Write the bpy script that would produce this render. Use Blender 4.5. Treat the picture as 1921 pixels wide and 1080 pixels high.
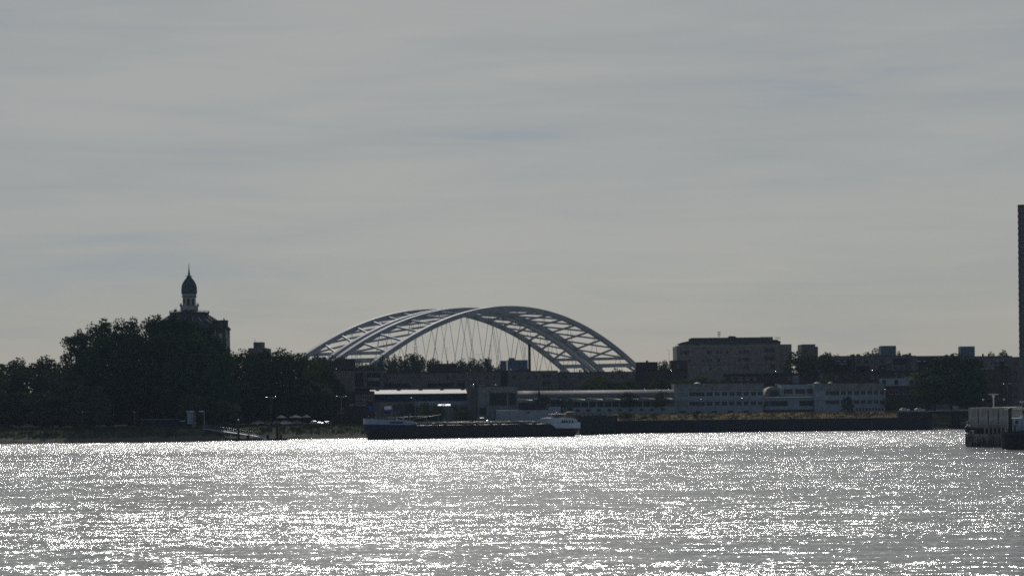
import bpy, bmesh, math, random
from math import radians, sin, cos, pi, sqrt, atan2
from mathutils import Vector, Matrix
random.seed(7)
for _o in list(bpy.data.objects): bpy.data.objects.remove(_o)
S = bpy.context.scene
COL = S.collection

# ------------------------------------------------------------------ camera
CAMZ, FPX, ROLL, HY = 12.0, 4000.0, radians(0.55), 758.0
cam_d = bpy.data.cameras.new('camera'); cam = bpy.data.objects.new('camera', cam_d); COL.objects.link(cam)
cam_d.sensor_width = 36.0; cam_d.lens = 36.0 * FPX / 1921.0
cam_d.clip_start = 1.0; cam_d.clip_end = 60000.0
cam_d.shift_y = (HY - 540.0) / 1921.0
cam.matrix_world = Matrix.Translation((0, 0, CAMZ)) @ Matrix.Rotation(radians(90), 4, 'X') @ Matrix.Rotation(-ROLL, 4, 'Z')
S.camera = cam

# ------------------------------------------------------------------ light
SUN_EL, SUN_AZ = radians(31), radians(-3)   # azimuth from +Y, negative = left of the view
sund = Vector((sin(SUN_AZ) * cos(SUN_EL), cos(SUN_AZ) * cos(SUN_EL), sin(SUN_EL)))
sl = bpy.data.lights.new('sun', 'SUN'); sl.energy = 3.6; sl.angle = radians(0.53); sl.color = (1.0, 0.965, 0.91)
so = bpy.data.objects.new('sun', sl); COL.objects.link(so)
so.rotation_euler = (-sund).to_track_quat('-Z', 'Y').to_euler()

W = bpy.data.worlds.new('World'); S.world = W; W.use_nodes = True
nt = W.node_tree; nt.nodes.clear()
def N(t, **k):
    n = nt.nodes.new(t)
    for a, b in k.items(): setattr(n, a, b)
    return n
def L(a, b): nt.links.new(a, b)
def math_n(op, a, b=None, c=None, clamp=False):
    n = N('ShaderNodeMath', operation=op, use_clamp=clamp)
    for i, v in enumerate((a, b, c)):
        if v is None: continue
        if isinstance(v, (int, float)): n.inputs[i].default_value = v
        else: L(v, n.inputs[i])
    return n.outputs[0]
out = N('ShaderNodeOutputWorld')
sky = N('ShaderNodeTexSky', sky_type='NISHITA', sun_disc=False, sun_elevation=SUN_EL, sun_rotation=SUN_AZ,
        air_density=1.0, dust_density=.6, ozone_density=1.0, altitude=0)
bg1 = N('ShaderNodeBackground'); bg1.inputs[1].default_value = 0.07
L(sky.outputs[0], bg1.inputs[0])
tc = N('ShaderNodeTexCoord')
# thin high cloud, brighter towards the sun, thinner away from it
dot = N('ShaderNodeVectorMath', operation='DOT_PRODUCT'); L(tc.outputs['Generated'], dot.inputs[0]); dot.inputs[1].default_value = sund
fwd = math_n('POWER', math_n('MULTIPLY_ADD', dot.outputs['Value'], 0.5, 0.5, clamp=True), 3.0)
mp = N('ShaderNodeMapping'); mp.inputs['Scale'].default_value = (1.9, 1.9, 13); mp.inputs['Rotation'].default_value = (0, radians(1.5), 0)
L(tc.outputs['Generated'], mp.inputs[0])
nz = N('ShaderNodeTexNoise'); nz.inputs['Scale'].default_value = 2.2; nz.inputs['Detail'].default_value = 6; nz.inputs['Roughness'].default_value = .5; nz.inputs['Distortion'].default_value = .5
L(mp.outputs[0], nz.inputs[0])
mp2 = N('ShaderNodeMapping'); mp2.inputs['Scale'].default_value = (6, 6, 60); mp2.inputs['Location'].default_value = (3, 1, 2)
L(tc.outputs['Generated'], mp2.inputs[0])
nz2 = N('ShaderNodeTexNoise'); nz2.inputs['Scale'].default_value = 1.5; nz2.inputs['Detail'].default_value = 5; nz2.inputs['Distortion'].default_value = .8
L(mp2.outputs[0], nz2.inputs[0])
cl = math_n('MULTIPLY_ADD', nz2.outputs[0], 0.35, math_n('MULTIPLY', nz.outputs[0], 0.65))
rmp = N('ShaderNodeValToRGB'); L(cl, rmp.inputs[0])
e = rmp.color_ramp.elements
e[0].position = .36; e[0].color = (.262, .302, .348, 1)
e[1].position = .62; e[1].color = (.362, .366, .358, 1)
m_ = rmp.color_ramp.elements.new(.46); m_.color = (.315, .333, .338, 1)
# brightness of the layer: base + forward glow
bri = math_n('MULTIPLY_ADD', fwd, 1.0, 0.12)
bg2 = N('ShaderNodeBackground'); L(rmp.outputs[0], bg2.inputs[0]); L(math_n('MULTIPLY', bri, SKYK if 'SKYK' in globals() else 1.0), bg2.inputs[1])
mix = N('ShaderNodeMixShader'); L(math_n('MULTIPLY_ADD', fwd, .66, .34, clamp=True), mix.inputs[0])
L(bg1.outputs[0], mix.inputs[1]); L(bg2.outputs[0], mix.inputs[2]); L(mix.outputs[0], out.inputs[0])

S.view_settings.view_transform = 'Standard'; S.view_settings.look = 'None'; S.view_settings.exposure = 0.0; S.view_settings.gamma = 1.0
S.render.engine = 'CYCLES'
S.cycles.use_denoising = False; S.cycles.use_adaptive_sampling = False
S.cycles.max_bounces = 6; S.cycles.diffuse_bounces = 2; S.cycles.glossy_bounces = 3; S.cycles.volume_bounces = 0
S.cycles.transparent_max_bounces = 8
S.cycles.sample_clamp_indirect = 4.0
S.cycles.caustics_reflective = False; S.cycles.caustics_refractive = False
S.cycles.pixel_filter_type = 'BLACKMAN_HARRIS'; S.cycles.filter_width = 1.7

# ------------------------------------------------------------------ mapping helpers (photo pixel at a chosen distance -> point of the place)
CT, ST = cos(ROLL), sin(ROLL)
def P(px, py, D):
    dx, dy = px - 960.5, HY - py
    return Vector(((dx * CT + dy * ST) / FPX * D, D, CAMZ + (-dx * ST + dy * CT) / FPX * D))
def XZ(px, py, D):
    p = P(px, py, D); return p.x, p.z

# ------------------------------------------------------------------ tagging
def tag(o, label=None, cat=None, group=None, kind=None):
    if label: o['label'] = label
    if cat: o['category'] = cat
    if group: o['group'] = group
    if kind: o['kind'] = kind
    return o
def empty(name, loc, rz=0.0, parent=None):
    o = bpy.data.objects.new(name, None); COL.objects.link(o); o.location = loc; o.rotation_euler = (0, 0, rz)
    o.empty_display_size = .1
    if parent: o.parent = parent
    return o
def inst(name, me, parent=None, loc=(0, 0, 0), rz=0.0, sc=(1, 1, 1)):
    o = bpy.data.objects.new(name, me); COL.objects.link(o); o.location = loc; o.rotation_euler = (0, 0, rz); o.scale = sc
    if parent: o.parent = parent
    return o
def kids(o): return [c for c in COL.objects if c.parent == o]
def copy_tree(o, parent=None):
    c = o.copy(); COL.objects.link(c); c.parent = parent
    for ch in [q for q in bpy.data.objects if q.parent == o]: copy_tree(ch, c)
    return c

# ------------------------------------------------------------------ mesh builder
class MB:
    def __init__(s): s.v = []; s.f = []; s.m = []; s.mats = []; s.sm = []
    def mi(s, mat):
        if mat not in s.mats: s.mats.append(mat)
        return s.mats.index(mat)
    def add(s, vs, fs, mat, smooth=False):
        b = len(s.v); s.v += [tuple(v) for v in vs]; i = s.mi(mat)
        for f in fs: s.f.append(tuple(b + k for k in f)); s.m.append(i); s.sm.append(smooth)
    def box(s, x0, x1, y0, y1, z0, z1, mat, M=None):
        vs = [Vector((x, y, z)) for z in (z0, z1) for y in (y0, y1) for x in (x0, x1)]
        if M: vs = [M @ v for v in vs]
        s.add(vs, [(0, 2, 3, 1), (4, 5, 7, 6), (0, 1, 5, 4), (2, 6, 7, 3), (0, 4, 6, 2), (1, 3, 7, 5)], mat)
    def prism(s, poly, y0, y1, mat, M=None):
        """polygon in x,z (counter-clockwise seen from -y) extruded along y"""
        n = len(poly)
        vs = [Vector((x, y, z)) for y in (y0, y1) for x, z in poly]
        if M: vs = [M @ v for v in vs]
        fs = [tuple(range(n)), tuple(range(2 * n - 1, n - 1, -1))] + [(i + n, (i + 1) % n + n, (i + 1) % n, i) for i in range(n)]
        s.add(vs, fs, mat)
    def prism_y(s, poly, x0, x1, mat, M=None):
        """polygon in y,z extruded along x"""
        n = len(poly)
        vs = [Vector((x, y, z)) for x in (x0, x1) for y, z in poly]
        if M: vs = [M @ v for v in vs]
        fs = [tuple(range(n - 1, -1, -1)), tuple(range(n, 2 * n))] + [(i, (i + 1) % n, (i + 1) % n + n, i + n) for i in range(n)]
        s.add(vs, fs, mat)
    def tube(s, pts, r, mat, seg=6, r2=None, smooth=True, cap=True):
        pts = [Vector(p) for p in pts]; n = len(pts); vs = []
        for i, p in enumerate(pts):
            t = (pts[min(i + 1, n - 1)] - pts[max(i - 1, 0)]).normalized()
            a = Vector((0, 0, 1)) if abs(t.z) < .9 else Vector((1, 0, 0))
            u = t.cross(a).normalized(); w = t.cross(u)
            rr = r if r2 is None else r + (r2 - r) * i / (n - 1)
            for k in range(seg):
                an = 2 * pi * k / seg + pi / seg
                vs.append(p + (u * cos(an) + w * sin(an)) * rr)
        fs = [(i * seg + k, i * seg + (k + 1) % seg, (i + 1) * seg + (k + 1) % seg, (i + 1) * seg + k) for i in range(n - 1) for k in range(seg)]
        if cap: fs += [tuple(range(seg - 1, -1, -1)), tuple((n - 1) * seg + k for k in range(seg))]
        s.add(vs, fs, mat, smooth)
    def lathe(s, prof, cx, cy, mat, seg=16, a0=0.0, smooth=True):
        """profile [(r, z)] from the bottom up about a vertical axis"""
        vs = [Vector((cx + r * cos(2 * pi * k / seg + a0), cy + r * sin(2 * pi * k / seg + a0), z)) for r, z in prof for k in range(seg)]
        n = len(prof)
        fs = [(i * seg + k, i * seg + (k + 1) % seg, (i + 1) * seg + (k + 1) % seg, (i + 1) * seg + k) for i in range(n - 1) for k in range(seg)]
        fs += [tuple(range(seg - 1, -1, -1)), tuple((n - 1) * seg + k for k in range(seg))]
        s.add(vs, fs, mat, smooth)
    def mesh(s, name):
        me = bpy.data.meshes.new(name); me.from_pydata(s.v, [], s.f)
        for m in s.mats: me.materials.append(m)
        me.polygons.foreach_set('material_index', s.m); me.polygons.foreach_set('use_smooth', s.sm)
        me.update(); return me
    def build(s, name, parent=None, loc=(0, 0, 0), rz=0.0):
        return inst(name, s.mesh(name), parent, loc, rz)

# ------------------------------------------------------------------ materials
def mat(name, col, rough=.8, metal=0.0, var=.12, scale=.6, col2=None, spec=.12, streak=0.0, bump=0.0, brick=None, coat=0.0, panel=None):
    m = bpy.data.materials.new(name); m.use_nodes = True; t = m.node_tree; t.nodes.clear()
    def n(ty, **k):
        x = t.nodes.new(ty)
        for a, b in k.items(): setattr(x, a, b)
        return x
    o = n('ShaderNodeOutputMaterial'); b = n('ShaderNodeBsdfPrincipled')
    t.links.new(b.outputs[0], o.inputs[0])
    b.inputs['Roughness'].default_value = rough; b.inputs['Metallic'].default_value = metal
    b.inputs['Specular IOR Level'].default_value = spec
    b.inputs['Coat Weight'].default_value = coat; b.inputs['Coat Roughness'].default_value = .08
    c = n('ShaderNodeTexCoord')
    nz = n('ShaderNodeTexNoise'); nz.inputs['Scale'].default_value = scale; nz.inputs['Detail'].default_value = 6
    t.links.new(c.outputs['Object'], nz.inputs[0])
    mx = n('ShaderNodeMix', data_type='RGBA', blend_type='MIX')
    a = col; d = col2 or tuple(x * (1 - 3 * var) for x in col)
    r = n('ShaderNodeValToRGB'); r.color_ramp.elements[0].position = .38; r.color_ramp.elements[1].position = .62
    t.links.new(nz.outputs[0], r.inputs[0])
    t.links.new(r.outputs[0], mx.inputs[0]); mx.inputs[6].default_value = (*a, 1); mx.inputs[7].default_value = (*d, 1)
    cur = mx.outputs[2]
    if streak:
        mp = n('ShaderNodeMapping'); mp.inputs['Scale'].default_value = (1.6, 1.6, .12); t.links.new(c.outputs['Object'], mp.inputs[0])
        n2 = n('ShaderNodeTexNoise'); n2.inputs['Scale'].default_value = 1.2; n2.inputs['Detail'].default_value = 4; t.links.new(mp.outputs[0], n2.inputs[0])
        r2 = n('ShaderNodeMapRange'); r2.inputs[1].default_value = .4; r2.inputs[2].default_value = .7; r2.inputs[3].default_value = 1.0; r2.inputs[4].default_value = 1 - streak
        t.links.new(n2.outputs[0], r2.inputs[0])
        m2 = n('ShaderNodeMix', data_type='RGBA', blend_type='MULTIPLY'); m2.inputs[0].default_value = 1
        t.links.new(cur, m2.inputs[6]); t.links.new(r2.outputs[0], m2.inputs[7]); cur = m2.outputs[2]
    if brick:
        bt = n('ShaderNodeTexBrick'); bt.inputs['Scale'].default_value = 1; bt.inputs['Brick Width'].default_value = brick[0]; bt.inputs['Row Height'].default_value = brick[1]
        bt.inputs['Mortar Size'].default_value = brick[2]; bt.inputs['Color1'].default_value = (1, 1, 1, 1); bt.inputs['Color2'].default_value = (.82, .82, .82, 1); bt.inputs['Mortar'].default_value = (.55, .55, .55, 1)
        sp = n('ShaderNodeSeparateXYZ'); cb = n('ShaderNodeCombineXYZ'); t.links.new(c.outputs['Object'], sp.inputs[0])
        ad = n('ShaderNodeMath', operation='ADD'); t.links.new(sp.outputs[0], ad.inputs[0]); t.links.new(sp.outputs[1], ad.inputs[1])
        t.links.new(ad.outputs[0], cb.inputs[0]); t.links.new(sp.outputs[2], cb.inputs[1]); t.links.new(cb.outputs[0], bt.inputs[0])
        m3 = n('ShaderNodeMix', data_type='RGBA', blend_type='MULTIPLY'); m3.inputs[0].default_value = 1
        t.links.new(cur, m3.inputs[6]); t.links.new(bt.outputs[0], m3.inputs[7]); cur = m3.outputs[2]
    t.links.new(cur, b.inputs['Base Color'])
    if bump:
        bp = n('ShaderNodeBump'); bp.inputs['Strength'].default_value = bump; bp.inputs['Distance'].default_value = .1
        t.links.new(nz.outputs[0], bp.inputs['Height']); t.links.new(bp.outputs[0], b.inputs['Normal'])
    return m
# ------------------------------------------------------------------ water
def water_mat():
    m = bpy.data.materials.new('river_water'); m.use_nodes = True; t = m.node_tree; t.nodes.clear()
    def n(ty, **k):
        x = t.nodes.new(ty)
        for a, b in k.items(): setattr(x, a, b)
        return x
    def lk(a, b): t.links.new(a, b)
    def mt(op, a, b=None, c=None, clamp=False):
        x = n('ShaderNodeMath', operation=op, use_clamp=clamp)
        for i, v in enumerate((a, b, c)):
            if v is None: continue
            if isinstance(v, (int, float)): x.inputs[i].default_value = v
            else: lk(v, x.inputs[i])
        return x.outputs[0]
    o = n('ShaderNodeOutputMaterial'); b = n('ShaderNodeBsdfPrincipled'); lk(b.outputs[0], o.inputs[0])
    b.inputs['Base Color'].default_value = (.25, .255, .25, 1); b.inputs['IOR'].default_value = 1.4
    g = n('ShaderNodeNewGeometry'); pos = g.outputs['Position']
    def slopes(scale, stretch, detail, rough, k, off):
        mp = n('ShaderNodeMapping'); mp.inputs['Scale'].default_value = (scale * stretch, scale, scale); mp.inputs['Location'].default_value = off; mp.inputs['Rotation'].default_value = (0, 0, radians(6))
        lk(pos, mp.inputs[0])
        z = n('ShaderNodeTexNoise'); z.inputs['Scale'].default_value = 1; z.inputs['Detail'].default_value = detail; z.inputs['Roughness'].default_value = rough
        lk(mp.outputs[0], z.inputs[0])
        s = n('ShaderNodeVectorMath', operation='SUBTRACT'); lk(z.outputs['Color'], s.inputs[0]); s.inputs[1].default_value = (.5, .5, .5)
        q = n('ShaderNodeVectorMath', operation='SCALE'); lk(s.outputs[0], q.inputs[0])
        if isinstance(k, (int, float)): q.inputs['Scale'].default_value = k
        else: lk(k, q.inputs['Scale'])
        return q.outputs[0]
    # wind patches: long bands across the river, in metres
    def patch(sx, sy, off, lo, hi):
        mp = n('ShaderNodeMapping'); mp.inputs['Scale'].default_value = (sx, sy, 1); mp.inputs['Location'].default_value = off; mp.inputs['Rotation'].default_value = (0, 0, radians(-5))
        lk(pos, mp.inputs[0])
        z = n('ShaderNodeTexNoise'); z.inputs['Scale'].default_value = 1; z.inputs['Detail'].default_value = 4; z.inputs['Roughness'].default_value = .55; z.inputs['Distortion'].default_value = .4
        lk(mp.outputs[0], z.inputs[0])
        r = n('ShaderNodeMapRange', interpolation_type='SMOOTHSTEP'); r.inputs[1].default_value = lo; r.inputs[2].default_value = hi
        lk(z.outputs[0], r.inputs[0]); return r.outputs[0]
    pa = patch(.006, .022, (3, 8, 0), .38, .62)
    pb = patch(.02, .10, (1, 5, 0), .40, .66)
    sep = n('ShaderNodeSeparateXYZ'); lk(pos, sep.inputs[0])
    # ruffled strip along the far bank
    far = n('ShaderNodeMapRange', interpolation_type='SMOOTHSTEP'); far.inputs[1].default_value = 545; far.inputs[2].default_value = 660; lk(sep.outputs[1], far.inputs[0])
    lk(mt('MULTIPLY_ADD', far.outputs[0], .06, .14), b.inputs['Roughness'])
    amp = mt('ADD', mt('MULTIPLY_ADD', pa, WA1, WA0), mt('MULTIPLY', pb, WA2))
    amp = mt('ADD', amp, mt('MULTIPLY', far.outputs[0], WAF))
    s1 = slopes(4.0, .45, 2, .5, mt('MULTIPLY', amp, 1.0), (0, 0, 0))
    s2 = slopes(.55, .4, 1, .5, mt('MULTIPLY', amp, .55), (7, 3, 0))
    s3 = slopes(11.0, .6, 1, .5, mt('MULTIPLY', amp, .25), (2, 9, 0))
    a1 = n('ShaderNodeVectorMath', operation='ADD'); lk(s1, a1.inputs[0]); lk(s2, a1.inputs[1])
    a2 = n('ShaderNodeVectorMath', operation='ADD'); lk(a1.outputs[0], a2.inputs[0]); lk(s3, a2.inputs[1])
    ml = n('ShaderNodeVectorMath', operation='MULTIPLY'); lk(a2.outputs[0], ml.inputs[0]); ml.inputs[1].default_value = (1.75, 1, 0)
    a3 = n('ShaderNodeVectorMath', operation='ADD'); lk(ml.outputs[0], a3.inputs[0]); a3.inputs[1].default_value = (0, 0, 1)
    nm = n('ShaderNodeVectorMath', operation='NORMALIZE'); lk(a3.outputs[0], nm.inputs[0])
    lk(nm.outputs[0], b.inputs['Normal'])
    return m
WA0, WA1, WA2, WAF = .74, .60, .55, .15
w = MB(); w.add([(-9000, -400, 0), (9000, -400, 0), (9000, 9000, 0), (-9000, 9000, 0)], [(0, 1, 2, 3)], water_mat())
tag(w.build('water'), 'wide grey river glittering in the sun', 'river', kind='structure')
# ------------------------------------------------------------------ palette
M = {}
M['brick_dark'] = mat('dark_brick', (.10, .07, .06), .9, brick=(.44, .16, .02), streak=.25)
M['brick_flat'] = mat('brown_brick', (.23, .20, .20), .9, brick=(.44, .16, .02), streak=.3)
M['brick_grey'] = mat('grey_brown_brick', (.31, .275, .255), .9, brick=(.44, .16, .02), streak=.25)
M['concrete'] = mat('grey_concrete', (.26, .27, .28), .85, streak=.3, bump=.2)
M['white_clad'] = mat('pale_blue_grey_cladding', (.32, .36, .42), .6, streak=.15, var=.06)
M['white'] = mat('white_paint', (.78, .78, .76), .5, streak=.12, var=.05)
M['bridge'] = mat('bridge_paint', (.38, .385, .42), .7, streak=.22, var=.06, scale=.1)
M['cable'] = mat('grey_cable', (.16, .17, .19), .6)
M['asphalt_roof'] = mat('dark_roofing_and_shade', (.03, .031, .036), .9, spec=0)  # roofing; the same dark colour paints the shade of the loggia recesses
M['roof_tile'] = mat('slate_roof', (.10, .10, .115), .5, brick=(.5, .3, .03), spec=0)
M['roof_bright'] = mat('pale_sheet_roof', (.40, .385, .33), .7, var=.05, scale=.3, spec=.1)
M['navy'] = mat('navy_cladding', (.022, .03, .075), .5, streak=.2)
M['vault'] = mat('grey_zinc_vault', (.15, .148, .15), .8, streak=.2, var=.06)
M['glass'] = mat('dark_window_glass', (.008, .012, .02), .25, var=.2, scale=.4, spec=.22)
M['glass_teal'] = mat('teal_window_glass', (.06, .12, .14), .2, var=.1, spec=.5)
M['frame_white'] = mat('white_window_frame', (.5, .51, .53), .6)
M['frame_dark'] = mat('dark_window_frame', (.06, .06, .07), .6)
M['metal_dark'] = mat('dark_metal', (.05, .052, .06), .5, metal=.3)
M['metal_grey'] = mat('galvanised_metal', (.32, .33, .34), .45, metal=.6)
M['wood_dark'] = mat('tarred_timber', (.035, .03, .028), .85, streak=.3)
M['sheetpile'] = mat('dark_sheet_piling', (.035, .037, .045), .75, streak=.45, scale=.3)
M['hull_black'] = mat('black_hull_paint', (.028, .03, .042), .5, streak=.35, col2=(.045, .035, .03), scale=.35)
M['hull_blue'] = mat('dark_blue_hull_paint', (.018, .03, .085), .45, streak=.25)
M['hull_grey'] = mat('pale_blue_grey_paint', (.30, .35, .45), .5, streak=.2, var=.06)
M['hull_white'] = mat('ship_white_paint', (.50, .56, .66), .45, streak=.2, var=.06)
M['hull_brown'] = mat('rusty_brown_hull', (.30, .26, .235), .8, streak=.6, col2=(.14, .12, .11), scale=.5)
M['deck'] = mat('dull_deck_paint', (.09, .07, .06), .7)
M['pipe'] = mat('cream_pipe_paint', (.34, .31, .25), .5)
M['container'] = mat('grey_container_steel', (.44, .43, .41), .6, streak=.3, var=.06)
M['container_top'] = mat('sand_container_roof', (.55, .50, .42), .6, var=.1)
M['cabin_blue'] = mat('blue_grey_cabin_paint', (.26, .33, .47), .45, streak=.25)
M['copper'] = mat('blue_grey_dome_sheet', (.10, .15, .19), .5, streak=.3, scale=.3)
M['tower_light'] = mat('pale_tower_stone', (.42, .43, .44), .8, streak=.3)
M['tower_dark'] = mat('dark_tower_brick', (.11, .105, .11), .9, brick=(.44, .16, .02), streak=.3)
M['highrise'] = mat('dark_highrise_brick', (.12, .10, .095), .9, brick=(.6, .3, .03), streak=.2)
M['blue_box'] = mat('blue_plant_cladding', (.13, .18, .27), .6, streak=.2)
M['teal_box'] = mat('blue_green_cladding', (.12, .17, .20), .6, streak=.2)
M['tyre'] = mat('tyre_rubber', (.02, .02, .02), .9)
M['bark'] = mat('bark', (.07, .055, .045), .95, scale=2, bump=.5)
M['soil'] = mat('bank_mud', (.13, .12, .105), .95, scale=.35, col2=(.09, .085, .07), bump=.5, spec=0)
M['bank'] = mat('bank_rough_grass', (.10, .10, .06), .95, scale=.25, col2=(.05, .065, .035), bump=.5, spec=0)
M['drygrass'] = mat('dry_grass', (.19, .145, .09), .95, scale=.22, col2=(.12, .10, .055), bump=.4, spec=0)
M['land'] = mat('land', (.07, .075, .05), .95, scale=.02, col2=(.05, .055, .045), spec=0)
M['road'] = mat('asphalt', (.05, .05, .052), .9, scale=.5, spec=0)
M['parasol'] = mat('cream_canvas', (.72, .66, .5), .8)
M['flag_blue'] = mat('blue_flag_cloth', (.03, .06, .25), .8)
M['flag_white'] = mat('white_flag_cloth', (.7, .7, .74), .8)
M['green_wrap'] = mat('blue_green_netting', (.06, .12, .13), .8)
M['tuft'] = mat('bank_tuft', (.075, .08, .04), .95, spec=0)
M['drytuft'] = mat('dry_tuft', (.18, .14, .085), .95, spec=0)
M['foam'] = mat('foam', (.7, .7, .7), .9)
M['wing'] = mat('gull_feather', (.7, .7, .7), .8)
def leafmat(name, c1, c2):
    m = mat(name, c1, .75, col2=c2, scale=.25, spec=.0)
    t = m.node_tree; b = [x for x in t.nodes if x.type == 'BSDF_PRINCIPLED'][0]
    src = b.inputs['Base Color'].links[0].from_socket
    oi = t.nodes.new('ShaderNodeObjectInfo'); mr = t.nodes.new('ShaderNodeMapRange'); mr.inputs[3].default_value = .75; mr.inputs[4].default_value = 1.25
    t.links.new(oi.outputs['Random'], mr.inputs[0])
    hs = t.nodes.new('ShaderNodeHueSaturation'); t.links.new(mr.outputs[0], hs.inputs['Value']); t.links.new(src, hs.inputs['Color'])
    t.links.new(hs.outputs[0], b.inputs['Base Color'])
    return m
M['wetstone'] = mat('dark_wet_stone', (.045, .042, .036), .95, spec=0, bump=.5)
M['polished'] = mat('polished_metal', (.7, .7, .7), .22, metal=1.0, var=.02)
M['leaf'] = leafmat('dark_leaves', (.046, .07, .03), (.027, .045, .02))
M['leaf2'] = leafmat('olive_leaves', (.10, .125, .04), (.05, .07, .026))
M['leaf3'] = leafmat('dull_leaves', (.085, .10, .045), (.05, .062, .03))
# ------------------------------------------------------------------ ground (one sheet from the waterline to the horizon)
SH = [(-2600, 690), (-900, 715), (0, 733), (160, 738), (320, 742), (470, 762), (620, 785), (850, 803), (1070, 815), (1092, 817), (1096, 818), (1150, 846), (1285, 852), (1420, 857), (1580, 863), (1685, 866), (1700, 868), (1745, 869), (1760, 870), (1850, 888), (2100, 905), (3200, 960), (6000, 1050)]
def shore(px):
    for (a, da), (b, db) in zip(SH, SH[1:]):
        if a <= px <= b:
            D = da + (db - da) * (px - a) / (b - a); return D
    return SH[-1][1]
OFF = [-4, 0, .4, 4, 9, 13, 16, 17.5, 26, 60, 600, 5000, 24000]
ZL = [-2, -.15, .1, .9, 1.9, 2.9, 3.7, 4.1, 4.6, 4.9, 5.3, 6, 6]
ZQ = [-2, -2, 4.95, 5.7, 6.2, 6.9, 7.3, 7.4, 7.4, 7.4, 7.2, 7, 6]
ZR = [-2, -.15, .1, .8, 1.8, 2.7, 3.3, 7.3, 7.4, 7.4, 7.2, 7, 6]
def zone(px): return 'L' if px < 1093 else ('Q' if px < 1690 else ('D' if px < 1748 else 'R'))
def prof(px): return {'L': ZL, 'Q': ZQ, 'D': ZQ, 'R': ZR}[zone(px)]
def build_ground():
    cols = sorted(set([p for p, _ in SH] + list(range(-60, 2000, 14)) + [1091, 1093.01, 1747, 1748.01]))
    g = MB(); rnd = random.Random(3)
    grid = []
    for px in cols:
        D = shore(px); zz = prof(px); row = []
        for k, (o, z) in enumerate(zip(OFF, zz)):
            dz = 0
            if 3 <= k <= 8 and zone(px) in 'LR': dz = rnd.uniform(-.3, .3)
            if 3 <= k <= 7 and zone(px) == 'Q': dz = rnd.uniform(-.2, .2)
            oo = o + (rnd.uniform(-.8, .8) if 1 <= k <= 2 and zone(px) == 'L' else 0)
            row.append(Vector(((px - 960.5) / FPX * D, D + oo, z + dz)))
        grid.append(row)
    for i in range(len(cols) - 1):
        zn = zone((cols[i] + cols[i + 1]) / 2)
        for k in range(len(OFF) - 1):
            if zn in 'LR': m = 'soil' if k < 4 else ('bank' if k < 8 else ('road' if k == 8 else 'land'))
            else: m = 'drygrass' if k < 8 else 'land'
            if zn == 'R' and k < 4: m = 'wetstone'
            if zn == 'D': m = 'bank' if k < 8 else 'land'
            g.add([grid[i][k], grid[i + 1][k], grid[i + 1][k + 1], grid[i][k + 1]], [(0, 1, 2, 3)], M[m], smooth=True)
    tag(g.build('ground'), 'low river bank rising to flat built-up land', 'ground', kind='structure')
build_ground()
def gz(px, o):
    zz = prof(px)
    for a, b, za, zb in zip(OFF, OFF[1:], zz, zz[1:]):
        if a <= o <= b: return za + (zb - za) * (o - a) / (b - a)
    return zz[-1]
def wall_strip(name, label, cat, pxs, off, z0, z1, m, thick=.5, cap=None, rib=0.0):
    """wall following the shoreline; ribbed like sheet piling when rib > 0"""
    pts = []
    for a, b in zip(pxs, pxs[1:]):
        A = Vector(((a - 960.5) / FPX * shore(a), shore(a) + off, 0)); B = Vector(((b - 960.5) / FPX * shore(b), shore(b) + off, 0))
        n = max(1, int((B - A).length / .6)) if rib else 1
        for k in range(n):
            p = A.lerp(B, k / n); pts.append(p - Vector((0, rib if (k % 2) else 0, 0)))
    pts.append(B)
    root = empty(name, (pts[0].x, pts[0].y, 0)); o = Vector((pts[0].x, pts[0].y, 0))
    w = MB(); n = len(pts)
    vs = [p - o + Vector((0, 0, z0)) for p in pts] + [p - o + Vector((0, 0, z1)) for p in pts] + [p - o + Vector((0, thick, z1)) for p in pts] + [p - o + Vector((0, thick, z0)) for p in pts]
    fs = []
    for i in range(n - 1):
        fs += [(i, i + 1, n + i + 1, n + i), (n + i, n + i + 1, 2 * n + i + 1, 2 * n + i), (2 * n + i, 2 * n + i + 1, 3 * n + i + 1, 3 * n + i)]
    fs += [(0, n, 2 * n, 3 * n), (n - 1, 4 * n - 1, 3 * n - 1, 2 * n - 1)]
    w.add(vs, fs, m); w.build('piling' if rib else 'wall', root)
    if cap:
        c = MB(); q = [pts[0]] + [Vector(((p - 960.5) / FPX * shore(p), shore(p) + off, 0)) for p in pxs[1:]]
        for a, b in zip(q, q[1:]):
            a = a - o; b = b - o
            c.add([a + Vector((0, -rib - .15, z1)), b + Vector((0, -rib - .15, z1)), b + Vector((0, thick + .3, z1)), a + Vector((0, thick + .3, z1)),
                   a + Vector((0, -rib - .15, z1 + .3)), b + Vector((0, -rib - .15, z1 + .3)), b + Vector((0, thick + .3, z1 + .3)), a + Vector((0, thick + .3, z1 + .3))],
                  [(0, 3, 2, 1), (4, 5, 6, 7), (0, 1, 5, 4), (1, 2, 6, 5), (2, 3, 7, 6), (3, 0, 4, 7)], cap)
        c.build('capping', root)
    tag(root, label, cat); return root
wall_strip('quay_wall', 'long low black quay wall below the strip of dry grass', 'quay wall', [1158, 1285, 1420, 1580, 1684], -.45, -1.5, 4.85, M['sheetpile'], .6, M['sheetpile'], .12)
wall_strip('quay_wall', 'taller dark sheet pile wall just behind the stern of the tanker', 'quay wall', [1086, 1096, 1158], -.5, -1.5, 7.0, M['sheetpile'], 1.2, M['asphalt_roof'], .35)
wall_strip('quay_wall', 'higher dark quay wall at the right end of the dry grass', 'quay wall', [1684, 1700, 1748], -.45, -1.5, 7.2, M['sheetpile'], 3.0, M['sheetpile'], .12)
wall_strip('retaining_wall', 'dark road wall with pale parapet above the brown slope at right', 'wall', [1690, 1748, 1850, 2000, 2300], 16.2, 1.5, 7.35, M['sheetpile'], .6, M['concrete'])
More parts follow.
